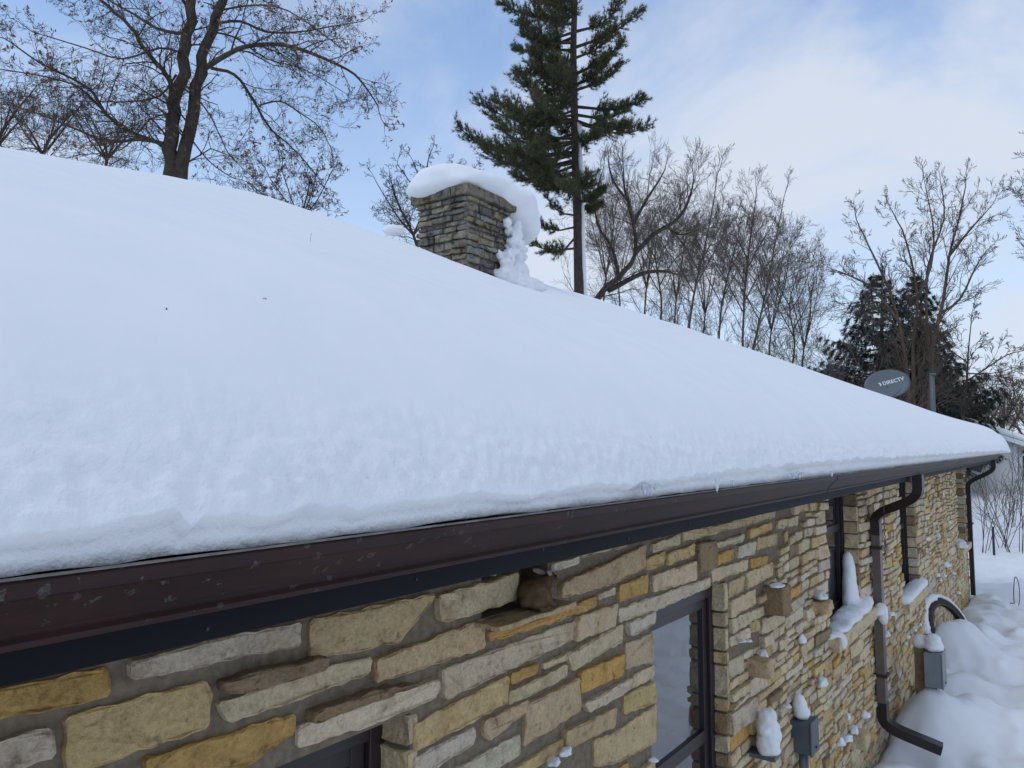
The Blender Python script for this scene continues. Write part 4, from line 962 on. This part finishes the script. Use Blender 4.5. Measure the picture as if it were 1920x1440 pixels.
def bare_tree(name, label, stems, limbs, D, P, mats=('bark', 'twig'), step=.5, group=None, twl=1.6, start=.15, leaves=0, droop=0.0):
    """stems: [(px path, r0, r1)], limbs: [(px path, r0, r1, depth offset at tip)]"""
    root = stems[0][0][0]; b0 = at(*root, D); root_p = Vector((b0.x, b0.y, 0)); t = empty(name, root_p); tag(t, label, 'tree', group)
    S = Segs(); tips = []; mb = MB(); first = True
    for (px, r0, r1, *off) in stems+limbs:
        is_stem = any(px is q_[0] for q_ in stems)
        o_ = off[0] if off else 0.0
        pts = px_limb(px, D, D+o_)
        if first: pts = [Vector((pts[0].x, pts[0].y, -.2))]+pts; first = False
        if is_stem and pts[0].z > .3 and len(px) and px is not stems[0][0]:
            pts = [Vector((pts[0].x*.6+root_p.x*.4, pts[0].y*.6+root_p.y*.4, -.2))]+pts
        if name == 'oak_tree' and not is_stem: r0 *= .68; r1 *= .7
        pts = [p+rv()*r1*.35 for p in pts]
        stem_tube(mb, pts, r0, r1, 8 if r0 > .05 else 5)
        m_ = len(pts)
        for i in range(1, m_):
            f = i/(m_-1)
            if f < start or pts[i].z < P.get('zmin', 1.5): continue
            a = pts[i-1]; b_ = pts[i]; L = (b_-a).length; n = max(1, int(L/step+random.random()))
            rr = r0+(r1-r0)*f; dd = (b_-a).normalized()
            for _ in range(n):
                p = a.lerp(b_, random.random()); an = random.gauss(P['ang'], .25); nd = (dd*math.cos(an)+perp(dd)*math.sin(an)+Vector((0, 0, -droop))).normalized()
                grow(S, p, nd, twl*random.uniform(.55, 1.2)*(1-.55*f), max(P['rmin'], min(rr*.45, .03)), 1, P, tips)
        grow(S, pts[-1], (pts[-1]-pts[-2]).normalized(), twl*.45, r1, 1, P, tips)
    tr = mb.build('trunk', M[mats[0]], None, True); tr.parent = t; tr.location = -root_p
    S.build('crown', M[mats[1]], t, 3)
    if leaves and tips:
        V = []; Fq = []
        for p, d in random.sample(tips, min(leaves, len(tips))):
            for _ in range(random.choice((1, 1, 2, 3))):
                c = p+rv()*.025; a = rv().normalized()*random.uniform(.035, .07); b_ = perp(a.normalized())*random.uniform(.014, .028); k_ = len(V)
                cu_ = perp(a.normalized())*.02
                V += [tuple(c-a), tuple(c+b_+cu_), tuple(c+a), tuple(c-b_+cu_)]; Fq.append((k_, k_+1, k_+2, k_+3))
        o_ = link('leaves', mesh_np('leaves', V, Fq), M['leaf']); o_.parent = t; o_.location = -root_p; tag(o_, kind='stuff')
    return t
random.seed(11)
POAK = dict(maxlvl=4, wig=.24, trop=.0, ang=.75, ratio=(.42, .66), kids=1, rmin=.0036)
oak = bare_tree('oak_tree', 'large twin-trunk oak with dry brown leaves behind the left of the roof',
  [([(326, 420), (322, 300), (322, 250), (328, 190), (345, 110), (355, 40), (362, -60), (370, -220)], .20, .10), ([(338, 420), (342, 310), (352, 260), (365, 190), (380, 110), (405, 30), (430, -60), (450, -200)], .19, .09, .4)],
  [([(322, 185), (318, 150), (295, 120), (265, 85), (245, 50), (200, 10), (150, -30)], .10, .04, -1.5), ([(345, 62), (310, 58), (280, 45), (240, 20), (190, -5), (130, -10)], .07, .025, 2),
   ([(385, 128), (420, 105), (460, 88), (520, 83), (570, 95), (620, 115), (665, 140), (690, 170), (708, 198)], .10, .02, -1), ([(395, 128), (440, 140), (470, 180), (490, 215), (510, 245), (540, 270), (570, 300), (598, 335)], .065, .016, 2),
   ([(485, 198), (525, 190), (560, 210), (600, 240), (622, 280)], .035, .014, 0), ([(315, 272), (280, 262), (240, 245), (200, 215), (175, 175), (140, 150), (80, 120), (20, 80)], .09, .022, -2),
   ([(312, 270), (260, 262), (200, 265), (150, 245), (90, 220), (30, 200), (-30, 190)], .07, .02, 2.5), ([(235, 245), (190, 205), (150, 165), (90, 145), (0, 130)], .05, .016, -3), ([(398, 45), (450, 40), (500, 60), (560, 60), (620, 50), (680, 40)], .06, .016, 2),
   ([(360, 30), (330, -20), (280, -60), (200, -100)], .07, .03, 0), ([(400, 40), (440, -20), (520, -50), (620, -60)], .07, .02, -2), ([(365, 180), (390, 210), (410, 250), (430, 290), (460, 320)], .03, .012, -1.5), ([(350, 250), (390, 300), (430, 330), (455, 338)], .03, .012, 1),
   ([(330, 140), (300, 180), (240, 190), (180, 190), (110, 190)], .045, .014, 3), ([(330, 210), (280, 225), (230, 280), (150, 290)], .035, .014, -2), ([(345, 100), (300, 90), (230, 110), (160, 90), (60, 60)], .045, .014, -3.5), ([(410, 20), (470, 10), (540, 20), (640, 90)], .04, .014, -2.5),
   ([(395, 60), (440, 70), (500, 110), (570, 130), (640, 170)], .04, .014, 3)],
  19.0, POAK, step=.33, twl=1.55, leaves=1700, droop=.08)
PB = dict(maxlvl=4, wig=.16, trop=.05, ang=.62, ratio=(.45, .66), kids=1, rmin=.0060)
PBF = dict(PB, rmin=.0048, ang=.52, wig=.14, trop=.06, ratio=(.48, .70))
bare_tree('dark_bare_tree', 'dark leaning bare tree with snow on its forked limbs just right of the pine',
  [([(1105, 640), (1120, 560), (1160, 520), (1190, 480), (1188, 420), (1172, 360), (1168, 320)], .15, .025)],
  [([(1190, 475), (1225, 440), (1265, 415), (1285, 390), (1296, 360), (1300, 335)], .10, .02, -2), ([(1140, 545), (1200, 515), (1240, 508), (1270, 515)], .11, .03, 1), ([(1188, 420), (1212, 375), (1235, 340), (1248, 315)], .07, .02, 3),
   ([(1160, 520), (1150, 470), (1120, 420), (1117, 370), (1128, 325)], .07, .02, 2), ([(1250, 425), (1275, 440), (1310, 430)], .05, .015, -1), ([(1180, 380), (1150, 340), (1140, 300)], .06, .02, -3)], 29, dict(PBF, rmin=.0042), ('bark', 'twig_pale'), step=.48, twl=2.1)
for k_, (lab, path, d_, r_) in enumerate((('tall slim bare tree, first right of the dark leaning tree', [(1285, 680), (1300, 560), (1320, 470), (1335, 395), (1345, 325)], 31, .055), ('bare tree with grey brown twigs between the slim tree and the tallest pair', [(1345, 690), (1352, 580), (1372, 490), (1383, 450)], 33, .05),
    ('upright bare tree, left of the tallest pair above the roof slope', [(1392, 700), (1394, 600), (1402, 480), (1412, 410), (1418, 365)], 32, .06), ('upright bare tree, right of the tallest pair above the roof slope', [(1402, 710), (1422, 610), (1442, 520), (1456, 440), (1470, 372)], 33, .055),
    ('low thin bare tree just left of the spruces', [(1480, 720), (1490, 640), (1480, 570), (1500, 500)], 36, .055), ('thin bare tree close behind the pine trunk on its right', [(1235, 640), (1240, 560), (1228, 480), (1235, 420)], 34, .06))):
    x1_, y1_ = path[2]; x0_, y0_ = path[1]
    lim = [([(x0_+(x1_-x0_)*f, y0_+(y1_-y0_)*f), (x0_+(x1_-x0_)*f+s_*25, y0_+(y1_-y0_)*f-45), (x0_+(x1_-x0_)*f+s_*(45+20*random.random()), y0_-80-60*f-60*random.random())], r_*.5, .015, random.uniform(-3, 3)) for f, s_ in ((.1, -1), (.3, 1), (.55, -1), (.8, 1), (.95, -1))]
    bare_tree('bare_tree', lab, [(path, r_, .018)], lim, d_, dict(PBF, rmin=.0042), ('bark_tan', 'twig_pale'), step=.42, twl=2.0, group='bare trees behind the roof')
random.seed(77)
for lab, path, d_ in (('pale slender bare tree above the fork of the dark leaning tree', [(1205, 640), (1212, 540), (1222, 450), (1218, 390)], 37), ('pale slender bare tree left of the tall slim one', [(1262, 660), (1268, 560), (1282, 470), (1290, 410)], 38), ('pale slender bare tree right of the tall slim one', [(1312, 680), (1322, 590), (1318, 500), (1330, 440)], 39),
    ('pale slender bare tree right of the tallest pair', [(1440, 710), (1446, 620), (1470, 540), (1482, 470)], 38), ('pale slender bare tree nearest the left spruce', [(1500, 730), (1508, 650), (1520, 590), (1516, 530)], 40), ('pale slender bare tree close right of the pine trunk', [(1128, 610), (1136, 520), (1150, 430), (1146, 360)], 36), ('pale bare tree between the pine trunk and the leaning tree', [(1165, 620), (1160, 540), (1150, 470), (1160, 410)], 38)):
    x0_, y0_ = path[1]; lim = [([path[1], (x0_+s_*16, y0_-60), (x0_+s_*(34+14*random.random()), y0_-130-50*random.random())], .035, .010, random.uniform(-2, 2)) for s_ in (-1, 1, -.5, .6)]
    bare_tree('slender_tree', lab, [(path, .055, .012)], lim, d_, dict(PBF, rmin=.0038, ang=.62, wig=.2), ('bark_tan', 'twig_pale'), step=.52, twl=2.4, group='slender trees behind the roof')
PT = dict(PB, rmin=.0045, wig=.13, ang=.6)
bare_tree('tan_tree', 'tan-barked bare tree with several tall stems in front of the spruces',
  [([(1705, 800), (1705, 755), (1700, 690), (1690, 620), (1665, 540), (1628, 460), (1606, 412)], .075, .015), ([(1712, 800), (1712, 740), (1713, 640), (1720, 560), (1700, 455), (1672, 395)], .075, .015, .8), ([(1742, 800), (1745, 720), (1750, 640), (1770, 560), (1780, 480), (1798, 410), (1810, 350)], .085, .015, -.5), ([(1738, 800), (1745, 700), (1737, 600), (1740, 500), (1770, 410), (1765, 350)], .07, .015, 1)],
  [([(1690, 610), (1640, 545), (1600, 520), (1560, 505)], .05, .012, -1), ([(1760, 590), (1800, 560), (1830, 500), (1850, 470)], .05, .012, 1), ([(1780, 480), (1820, 430), (1860, 385)], .04, .012, -1), ([(1700, 640), (1660, 590), (1620, 570), (1580, 580)], .04, .012, 1), ([(1720, 560), (1745, 500), (1750, 430), (1735, 350)], .05, .012, -1)], 24, PT, mats=('bark_tan', 'twig_tan'), step=.34, twl=1.4)
bare_tree('sapling', 'small dark sapling with wide flat branches beside the neighbour roof', [([(1806, 830), (1806, 780), (1812, 720), (1816, 660), (1822, 590)], .05, .010)], [([(1812, 715), (1850, 690), (1890, 665), (1930, 655)], .025, .008, 0), ([(1814, 680), (1780, 655), (1760, 630)], .02, .008, 1), ([(1812, 700), (1860, 700), (1900, 690)], .02, .008, 1), ([(1808, 770), (1780, 740), (1765, 720)], .015, .008, -.5)], 20, dict(PT, trop=.0, rmin=.005), step=.45, twl=.9)
for k_, (x, y, D_, lab, ht) in enumerate(((1880, 850, 60, 'rounded bare tree far off, right of the sapling', 120), (1850, 850, 66, 'bare tree far off, just behind the sapling', 110), (1925, 850, 58, 'bare tree far off at the right picture edge', 130))):
    st = [([(x, y), (x+2, y-ht*.45), (x+4, y-ht)], .18, .03)]; lim = [([(x, y-ht*f), (x+s_*20, y-ht*f-25), (x+s_*(34+10*random.random()), y-ht*f-65)], .10, .02, random.uniform(-3, 3)) for f, s_ in ((.2, -1), (.25, 1), (.4, -1), (.5, 1))]
    bare_tree('bare_tree', lab, st, lim, D_, dict(PBF, rmin=.011), step=.8, twl=2.6, group='far bare trees', mats=('bark_tan', 'twig_tan'))
bare_tree('bare_tree', 'bare tree whose twigs reach in at the right picture edge', [([(1990, 900), (1985, 600), (1980, 400), (1975, 250)], .2, .03)], [([(1980, 470), (1950, 420), (1915, 375)], .06, .012, 0), ([(1980, 400), (1950, 380), (1920, 350)], .05, .012, 1), ([(1982, 520), (1950, 480), (1915, 445)], .05, .012, 1), ([(1980, 500), (2030, 430), (2080, 330)], .08, .014, 1), ([(1982, 600), (2040, 540), (2110, 470)], .08, .014, -2), ([(1978, 380), (2010, 300), (2040, 220)], .06, .014, 2), ([(1978, 330), (1960, 270), (1945, 200)], .05, .014, 3)], 26, PT, step=.4, twl=1.1)
random.seed(31)
for k_, (lab, path, d_, r_, tw) in enumerate((('bare shrubby tree at the far left picture edge', [(-30, 420), (-10, 280), (30, 210), (70, 160)], 24, .08, 1.7), ('low bare tree behind the roof at the left', [(60, 420), (80, 290), (110, 240), (150, 200)], 26, .08, 1.6), ('low bare tree under the oak boughs at the left', [(180, 420), (200, 300), (190, 260), (170, 220)], 25, .07, 1.3),
      ('small bare tree just left of the chimney', [(800, 520), (775, 440), (750, 390), (735, 350)], 23, .06, 1.2), ('small bare tree behind the chimney cap', [(830, 520), (815, 400), (800, 330), (805, 290)], 26, .06, 1.1), ('low leafy bush behind the ridge under the oak right boughs', [(560, 480), (565, 410), (575, 370), (580, 345)], 20, .03, .8))):
    x0_, y0_ = path[1]
    lim = [([path[1], (x0_+s_*30, y0_-35), (x0_+s_*(55+15*random.random()), y0_-70-30*random.random())], r_*.6, .012, random.uniform(-2, 2)) for s_ in (-1, 1, -.6, .5)]
    bare_tree('bare_tree' if k_ < 5 else 'leafy_bush', lab, [(path, r_, .014)], lim, d_, dict(POAK, rmin=.0042, trop=.05), step=.38, twl=tw, leaves=120 if k_ == 5 else 0)

for k_, (x, y, D_, sd2, wn) in enumerate(((1180, 640, 40, 1, 'under the dark leaning tree'), (1260, 660, 41, 2, 'left of the slim tree'), (1330, 680, 42, 3, 'right of the slim tree'), (1460, 720, 42, 4, 'right of the tallest pair'), (1520, 740, 44, 5, 'touching the left spruce'), (1570, 745, 34, 6, 'below the left spruce'))):
    random.seed(100+sd2); b0 = at(x, y, D_); b0.z = 0; t = empty('bare_thicket', b0); tag(t, 'low brown bare thicket on the roof skyline '+wn, 'shrub', 'thickets behind the roof'); S = Segs()
    for _ in range(15):
        a = random.random()*6.3; d = Vector((math.cos(a)*.35, math.sin(a)*.35, 1)).normalized(); p = b0+Vector((math.cos(a), math.sin(a), 0))*random.random()*1.4
        grow(S, p, d, random.uniform(4.8, 7.4), .035, 1, dict(maxlvl=4, wig=.12, trop=.03, ang=.55, ratio=(.35, .55), kids=2, rmin=.0055))
    S.build('stems', M['twig_pale'], t, 3, 'stuff')
# evergreens ------------------------------------------------------------
def needles(C, Dv, n, L, wd, spread, name, mat, parent):
    """C (m,3) tuft centres, Dv (m,3) directions: n thin needles each"""
    m_ = len(C); C = np.repeat(np.array(C), n, 0); Dv = np.repeat(np.array(Dv), n, 0)
    d = Dv+RNG.normal(0, spread, C.shape); d /= np.linalg.norm(d, axis=1, keepdims=True)
    s_ = np.cross(d, RNG.normal(0, 1, C.shape)); s_ /= np.linalg.norm(s_, axis=1, keepdims=True)
    ln = L*RNG.uniform(.7, 1.25, (len(C), 1)); st = C+RNG.normal(0, L*.10, C.shape)
    V = np.stack([st-s_*wd*.5, st+s_*wd*.5, st+d*ln], 1).reshape(-1, 3); Fq = np.arange(len(C)*3).reshape(-1, 3)
    o_ = link(name, mesh_np(name, V, Fq), mat); o_.parent = parent; o_.location = -world_loc(parent); tag(o_, kind='stuff'); return o_
def pine():
    D = 27.0; pts = px_limb([(1090, 640), (1086, 545), (1083, 400), (1078, 250), (1075, 100), (1078, 0), (1080, -130), (1080, -260)], D, D)
    b0 = Vector((pts[0].x, pts[0].y, 0)); t = empty('pine_tree', b0); tag(t, 'tall white pine with plumed dark branches behind the chimney', 'tree')
    mb = MB(); stem_tube(mb, [Vector((b0.x, b0.y, -.2))]+pts, .21, .05, 12); C = []; Dn = []; S = Segs()
    mbb = MB()
    def bough(y0, tip, off, r0=.06, bare=.35, dens_=1.0, side=.9):
        x0 = np.interp(y0, [-260, -130, 0, 100, 250, 400, 545], [1080, 1080, 1078, 1075, 1078, 1083, 1086])
        a = at(x0, y0, D); b_ = at(tip[0], tip[1], D+off); L = (b_-a).length
        mid = a.lerp(b_, .5)+Vector((0, 0, -.10*L)); P_ = dens([a, a.lerp(mid, .55)+Vector((0, 0, .0)), mid, mid.lerp(b_, .6)-Vector((0, 0, .03*L)), b_], 4)
        stem_tube(mbb, P_, r0, .012, 6)
        for i in range(1, len(P_)):
            f = i/(len(P_)-1)
            if f < bare: continue
            d = (P_[i]-P_[i-1]).normalized(); n = max(1, int(6*dens_*(1.15-f*.5)))
            for _ in range(n):
                an = random.uniform(.5, 1.0); nd = (d*math.cos(an)+perp(d)*math.sin(an)*Vector((1, 1, .6)).length/1.5+Vector((0, 0, .28))).normalized(); l2 = random.uniform(.35, .85)*(1.2-.6*f)*min(1, L/3.5)*side
                p = P_[i-1].lerp(P_[i], random.random()); q = p+nd*l2*.6; e_ = q+(nd+Vector((0, 0, .35))).normalized()*l2*.5
                S.add(p, q, .014, .010); S.add(q, e_, .010, .006)
                for k_ in range(5):
                    g_ = .25+.75*k_/4; c = (p.lerp(q, g_*1.6) if g_ < .6 else q.lerp(e_, (g_-.6)/.4)); C.append(c+rv()*.03); Dn.append((nd+Vector((0, 0, .45))).normalized())
    L1 = [(30, (940, 6), -1), (70, (962, 92), 1), (60, (985, 60), -2), (110, (965, 136), -.5), (20, (980, -30), 1.5), (230, (893, 190), -1), (225, (925, 182), 1), (225, (960, 215), -2), (290, (856, 238), -1.5), (285, (885, 262), 1), (290, (905, 285), -2.5), (300, (960, 300), 1.5), (320, (1000, 330), -2), (250, (985, 255), 2), (190, (985, 160), 2), (150, (975, 150), -3),
          (90, (1201, 18), 0), (60, (1165, 5), 2), (140, (1167, 78), -1), (110, (1150, 50), 2), (170, (1163, 118), 1), (160, (1140, 110), -2), (200, (1209, 186), -.5), (215, (1180, 200), 2), (230, (1214, 238), 1), (225, (1180, 235), -1.5), (260, (1120, 250), -2), (380, (1131, 355), -1), (390, (1127, 383), 1), (345, (1105, 330), -3), (330, (1060, 345), -4), (340, (1040, 335), 3), (260, (915, 215), 2), (265, (935, 240), -2.5), (285, (925, 270), 2.5), (305, (935, 300), -1), (310, (985, 315), 2.5), (325, (965, 330), 0), (215, (945, 195), -3), (180, (1000, 190), -3.5), (130, (1000, 110), 3), (80, (975, 40), -3), (45, (1000, 10), 3), (95, (1000, 75), 0), (270, (1000, 280), -3.5), (340, (1010, 350), -1)]
    for y0, tip, off in L1: bough(y0, tip, off, .06, .30, 1.0)
    for k_ in range(14):                                       # boughs towards and away from the viewer
        y0 = random.uniform(-60, 290); s_ = random.choice((-1, 1)); bough(y0, (1076+random.uniform(-85, 5), y0-random.uniform(-5, 45)), s_*random.uniform(2.0, 4.0), .05, .3, .85)
    for k_ in range(20):
        y0 = random.uniform(-240, -20); s_ = random.choice((-1, 1)); bough(y0, (1078+s_*random.uniform(30, 120), y0-random.uniform(0, 60)), random.uniform(-3, 3), .05, .25, .8)
    for y0, tip, off in ((350, (1000, 332), 1), (425, (1010, 420), -1), (465, (990, 452), 1.5), (440, (1030, 470), -2), (405, (1025, 370), 2)): bough(y0, tip, off, .045, .45, .6)
    tr = mb.build('trunk', M['bark_pine'], None, True); tr.parent = t; tr.location = -b0
    o_ = mbb.build('boughs', M['bark_pine'], None, True); o_.parent = t; o_.location = -b0
    S.build('twigs', M['bark_pine'], t, 3)
    needles(C, Dn, 15, .15, .013, .5, 'needles', M['needle'], t)
    # wind-blown snow stuck along the trunk
    mb2 = MB(); q = [p+_rt*(.12+.03*random.random())-_fw*.08 for p in px_limb([(1089, 560), (1087, 470), (1085, 380), (1081, 300), (1079, 230)], D, D)]
    mb2.tube(q, [.075+.035*mnoise.noise(p*2.2) for p in q], 8); o_ = mb2.build('trunk_snow', M['snow'], None, True); o_.parent = t; o_.location = -b0
    print('pine tufts', len(C))
random.seed(42); pine()
def spruce(x, ytop, ybase, halfw, D, label, seed):
    random.seed(seed); top = at(x, ytop, D); b_ = at(x, ybase, D); base_p = Vector((b_.x, b_.y, 0)); H = top.z; t = empty('spruce_tree', base_p); tag(t, label, 'tree', 'spruces behind the roof edge')
    mb = MB(); mb.tube([(b_.x, b_.y, -.2), (b_.x, b_.y, H*.5), tuple(top)], [.25, .14, .02], 8); tr = mb.build('trunk', M['bark'], None, True); tr.parent = t; tr.location = -base_p
    Rm = halfw/F*D; C = []; Dn = []; S = Segs(); sn = []
    z = 1.0
    while z < H-.15:
        f = z/H; rad = Rm*min(1, (1-f)**.95*1.45+.015)*random.uniform(.75, 1.12); nb = max(4, int(11*(1-f)+3)); a0 = random.random()*6
        for k_ in range(nb):
            a = a0+2*math.pi*k_/nb+random.uniform(-.2, .2); d = Vector((math.cos(a), math.sin(a), 0)); L = rad*random.uniform(.7, 1.25); p = Vector((b_.x, b_.y, z)); n = max(3, int(L/.28)); pr = p
            for i in range(1, n+1):
                g_ = i/n; q = Vector((b_.x, b_.y, z))+d*(L*g_)+Vector((0, 0, -.22*L*g_+.34*L*g_*g_)); S.add(pr, q, .03*(1-g_)+.01, .03*(1-g_)+.008)
                if g_ > .2:
                    for _ in range(3 if g_ < .5 else 7):
                        sd2 = perp(d); sd2.z = -abs(sd2.z)*.8; e_ = q+(sd2+d*.6).normalized()*random.uniform(.18, .48)*(1.1-.35*g_)*min(1, .25+rad/1.6); C.append(q.lerp(e_, .5)); Dn.append((e_-q).normalized()); C.append(e_); Dn.append((e_-q).normalized()+Vector((0, 0, -.3))); S.add(q, e_, .01, .006)
                C.append(q); Dn.append(d+Vector((0, 0, .1)))
                if g_ > .35 and random.random() < .05: sn.append((q+Vector((0, 0, .06)), random.uniform(.06, .16)))
                pr = q
        z += random.uniform(.22, .34)
    for k_ in range(5): C.append(top+Vector((0, 0, -.1*k_))); Dn.append(Vector((0, 0, 1)))
    S.build('branches', M['bark'], t, 3); needles(C, Dn, 13, .17, .017, .6, 'needles', M['spruce'], t)
    if sn:
        V = []; Fq = []
        for c, r_ in sn:
            k_ = len(V); V += [tuple(c+Vector((math.cos(a)*r_*random.uniform(.7, 1.3), math.sin(a)*r_*random.uniform(.7, 1.3), random.uniform(-.02, .02)))) for a in np.linspace(0, 2*math.pi, 7)[:6]]+[tuple(c+Vector((0, 0, r_*.5)))]
            Fq += [(k_+i, k_+(i+1) % 6, k_+6) for i in range(6)]
        o_ = link('snow_flecks', mesh_np('snow_flecks', V, Fq), M['snow'], None, True); o_.parent = t; o_.location = -base_p; tag(o_, kind='stuff')
spruce(1655, 500, 800, 165, 37, 'dark spruce with drooping boughs, left of the two behind the tan tree', 3)
spruce(1728, 508, 800, 120, 39, 'dark spruce, right of the two behind the tan tree', 4)

# ------------------------------------------------------------------ neighbour house and brush at the right
nb = empty('neighbour_house', (44, 2.5, 0)); tag(nb, 'white sided neighbour house with a snowy roof at the far right', 'house')
XN = 43.0; zg = .15
def W(x, y): p = onX(x, y, XN); return p
yL = W(1700, 880).y; yR = W(1908, 880).y; zE = W(1893, 838).z; zR0 = W(1739, 766).z
rake0 = W(1739, 772); rake1 = W(1935, 835); sl = (rake0.z-rake1.z)/(rake0.y-rake1.y)
def rz(y): return rake1.z+(y-rake1.y)*sl
ytop = yL+1.2; yend = yL-.0
mb = MB(); yb = yR; ya = yL+6
mb.v = [(XN, ya, zg-.4), (XN, yb, zg-.4), (XN, yb, rz(yb)-.12), (XN, ytop, rz(ytop)-.12), (XN, ya, rz(ytop)-.12-(ya-ytop)*0.0)]
mb.v += [(XN+9, y, z) for _, y, z in mb.v[:5]]; mb.f = [(0, 1, 2, 3, 4), (5, 9, 8, 7, 6), (1, 6, 7, 2), (2, 7, 8, 3), (3, 8, 9, 4), (4, 9, 5, 0), (0, 5, 6, 1)]
mb.build('wall', M['siding'], nb)
z = zg+.02
while z < rz(yb)-.3:
    MB().obox((XN-.02, (ya+yb)/2, z+.10), (.012, 0, .003), (0, (ya-yb)/2-.1, 0), (-.006, 0, .112)).build('siding_board', M['siding'], nb); z += .23
MB().box(XN-.06, XN-.035, yb-.02, yb+.12, zg-.3, rz(yb)-.2).build('corner_board', M['trim'], nb)
def rake_slab(x0, x1, y0, y1, dz0, dz1, name, mat, bev=0):
    mb = MB(); mb.v = [(x, y, rz(y)+dz) for x in (x0, x1) for y, dz in ((y0, dz0), (y1, dz0), (y1, dz1), (y0, dz1))]
    mb.f = [(0, 1, 2, 3), (4, 7, 6, 5), (0, 4, 5, 1), (1, 5, 6, 2), (2, 6, 7, 3), (3, 7, 4, 0)]; return mb.build(name, mat, nb, bevel=bev)
yo = yb-.9; rake_slab(XN-.45, XN+9, ytop, yo, -.08, .05, 'roof', M['box_dark']); rake_slab(XN-.5, XN-.452, ytop, yo, -.16, .06, 'rake_board', M['trim'])
o = rake_slab(XN-.55, XN+9, ytop, yo-.08, .062, .36, 'snow_layer', M['snow_smooth'], .12)
mb = MB(); p = W(1790, 770); mb.box(XN+2, XN+2.7, p.y-.35, p.y+.35, rz(p.y)-.2, p.z+.75); mb.build('chimney', M['siding'], nb); MB().box(XN+1.95, XN+2.75, p.y-.4, p.y+.4, p.z+.752, p.z+.95).build('chimney_snow', M['snow'], nb)
MB().tube([(XN-.10, yb-.85, rz(yb)-.3), (XN-.10, yb-.6, rz(yb)-.45), (XN-.09, yb-.12, rz(yb)-.75), (XN-.09, yb-.10, zg)], .055, 8).build('downspout', M['trim'], nb, True)
MB().box(XN+.6, XN+.65, yb-1.9, yb-.02, zg-.2, rz(yb)-.3).build('side_wall', M['siding'], nb); MB().box(XN+.57, XN+.598, yb-1.7, yb-.22, W(1910, 905).z, W(1910, 845).z).build('window', M['glass'], nb)
MB().box(XN-.7, XN-.2, yL-1.4, yL-.4, zg, zg+.5).build('bin', M['dark'], nb)
def shrub(name, label, x, y, D, n, h, spread, seed, r=.008, mat='twig_tan'):
    random.seed(seed); b0 = at(x, y, D); b0 = Vector((b0.x, b0.y, ground_z(b0.x, b0.y)-.03)); t = empty(name, b0); tag(t, label, 'shrub', 'bare brush beyond the corner'); S = Segs()
    for _ in range(n):
        a = random.random()*6.3; d = Vector((math.cos(a)*spread, math.sin(a)*spread, 1)).normalized(); p = b0+Vector((math.cos(a), math.sin(a), 0))*random.random()*.35
        grow(S, p, d, h*random.uniform(.6, 1.15), r, 2, dict(maxlvl=4, wig=.06, trop=.03, ang=.45, ratio=(.35, .55), kids=1, rmin=.003))
    o_ = S.build('stems', M[mat], t, 4, 'stuff'); return t
shrub('bare_shrub', 'thin bare brush right beside the far downspout', 1840, 1030, 17.5, 5, 1.8, .30, 1); shrub('bare_shrub', 'tall bare brush in front of the white neighbour wall', 1875, 1025, 18.5, 7, 2.3, .34, 2); shrub('bare_shrub', 'bare brush at the right picture edge', 1912, 1030, 17.5, 7, 2.2, .32, 3); shrub('bare_shrub', 'low brush clump furthest back by the neighbour wall', 1895, 985, 23, 6, 2.0, .3, 4)
def on_ground(x, y):
    p = onZ(x, y, .05); return Vector((p.x, p.y, ground_z(p.x, p.y)))
p = at(1863, 1020, 17); st = MB().tube([(p.x, p.y, -.2), (p.x+.01, p.y, at(1863, 988, 17).z)], .025, 6).build('metal_stake', M['dark']); tag(st, 'short dark metal stake in the snow among the brush', 'stake')
q = on_ground(1902, 1140); D = depth(q); u = D/F
o = MB().tube(dens([q, q+Vector((.02, 0, 25*u)), q+_rt*(4*u)+Vector((0, 0, 52*u)), q+_rt*(10*u)+Vector((0, 0, 42*u)), q+_rt*(11*u)+Vector((0, 0, 15*u)), q+_rt*(8*u)+Vector((0, 0, -.02))], 4), .006, 6).build('bent_stalk', M['twig_tan'], None, True); tag(o, 'bent looping dry stalk sticking out of the snow at right', 'stalk')
q = on_ground(1895, 1138); o = MB().tube([q+Vector((-.06, 0, .0)), q+Vector((0, .0, .02)), q+Vector((.06, -.03, .01))], .008, 5).build('twig', M['twig']); tag(o, 'short dark twig on the snow by the bent stalk', 'twig')
q = on_ground(1828, 1198); o = MB().tube([q+Vector((-.05, 0, .01)), q+Vector((0, .0, .02)), q+Vector((.06, -.03, .01))], .006, 5).build('twig', M['twig']); tag(o, 'tiny dark twig on the snow mound near the wheel', 'twig')
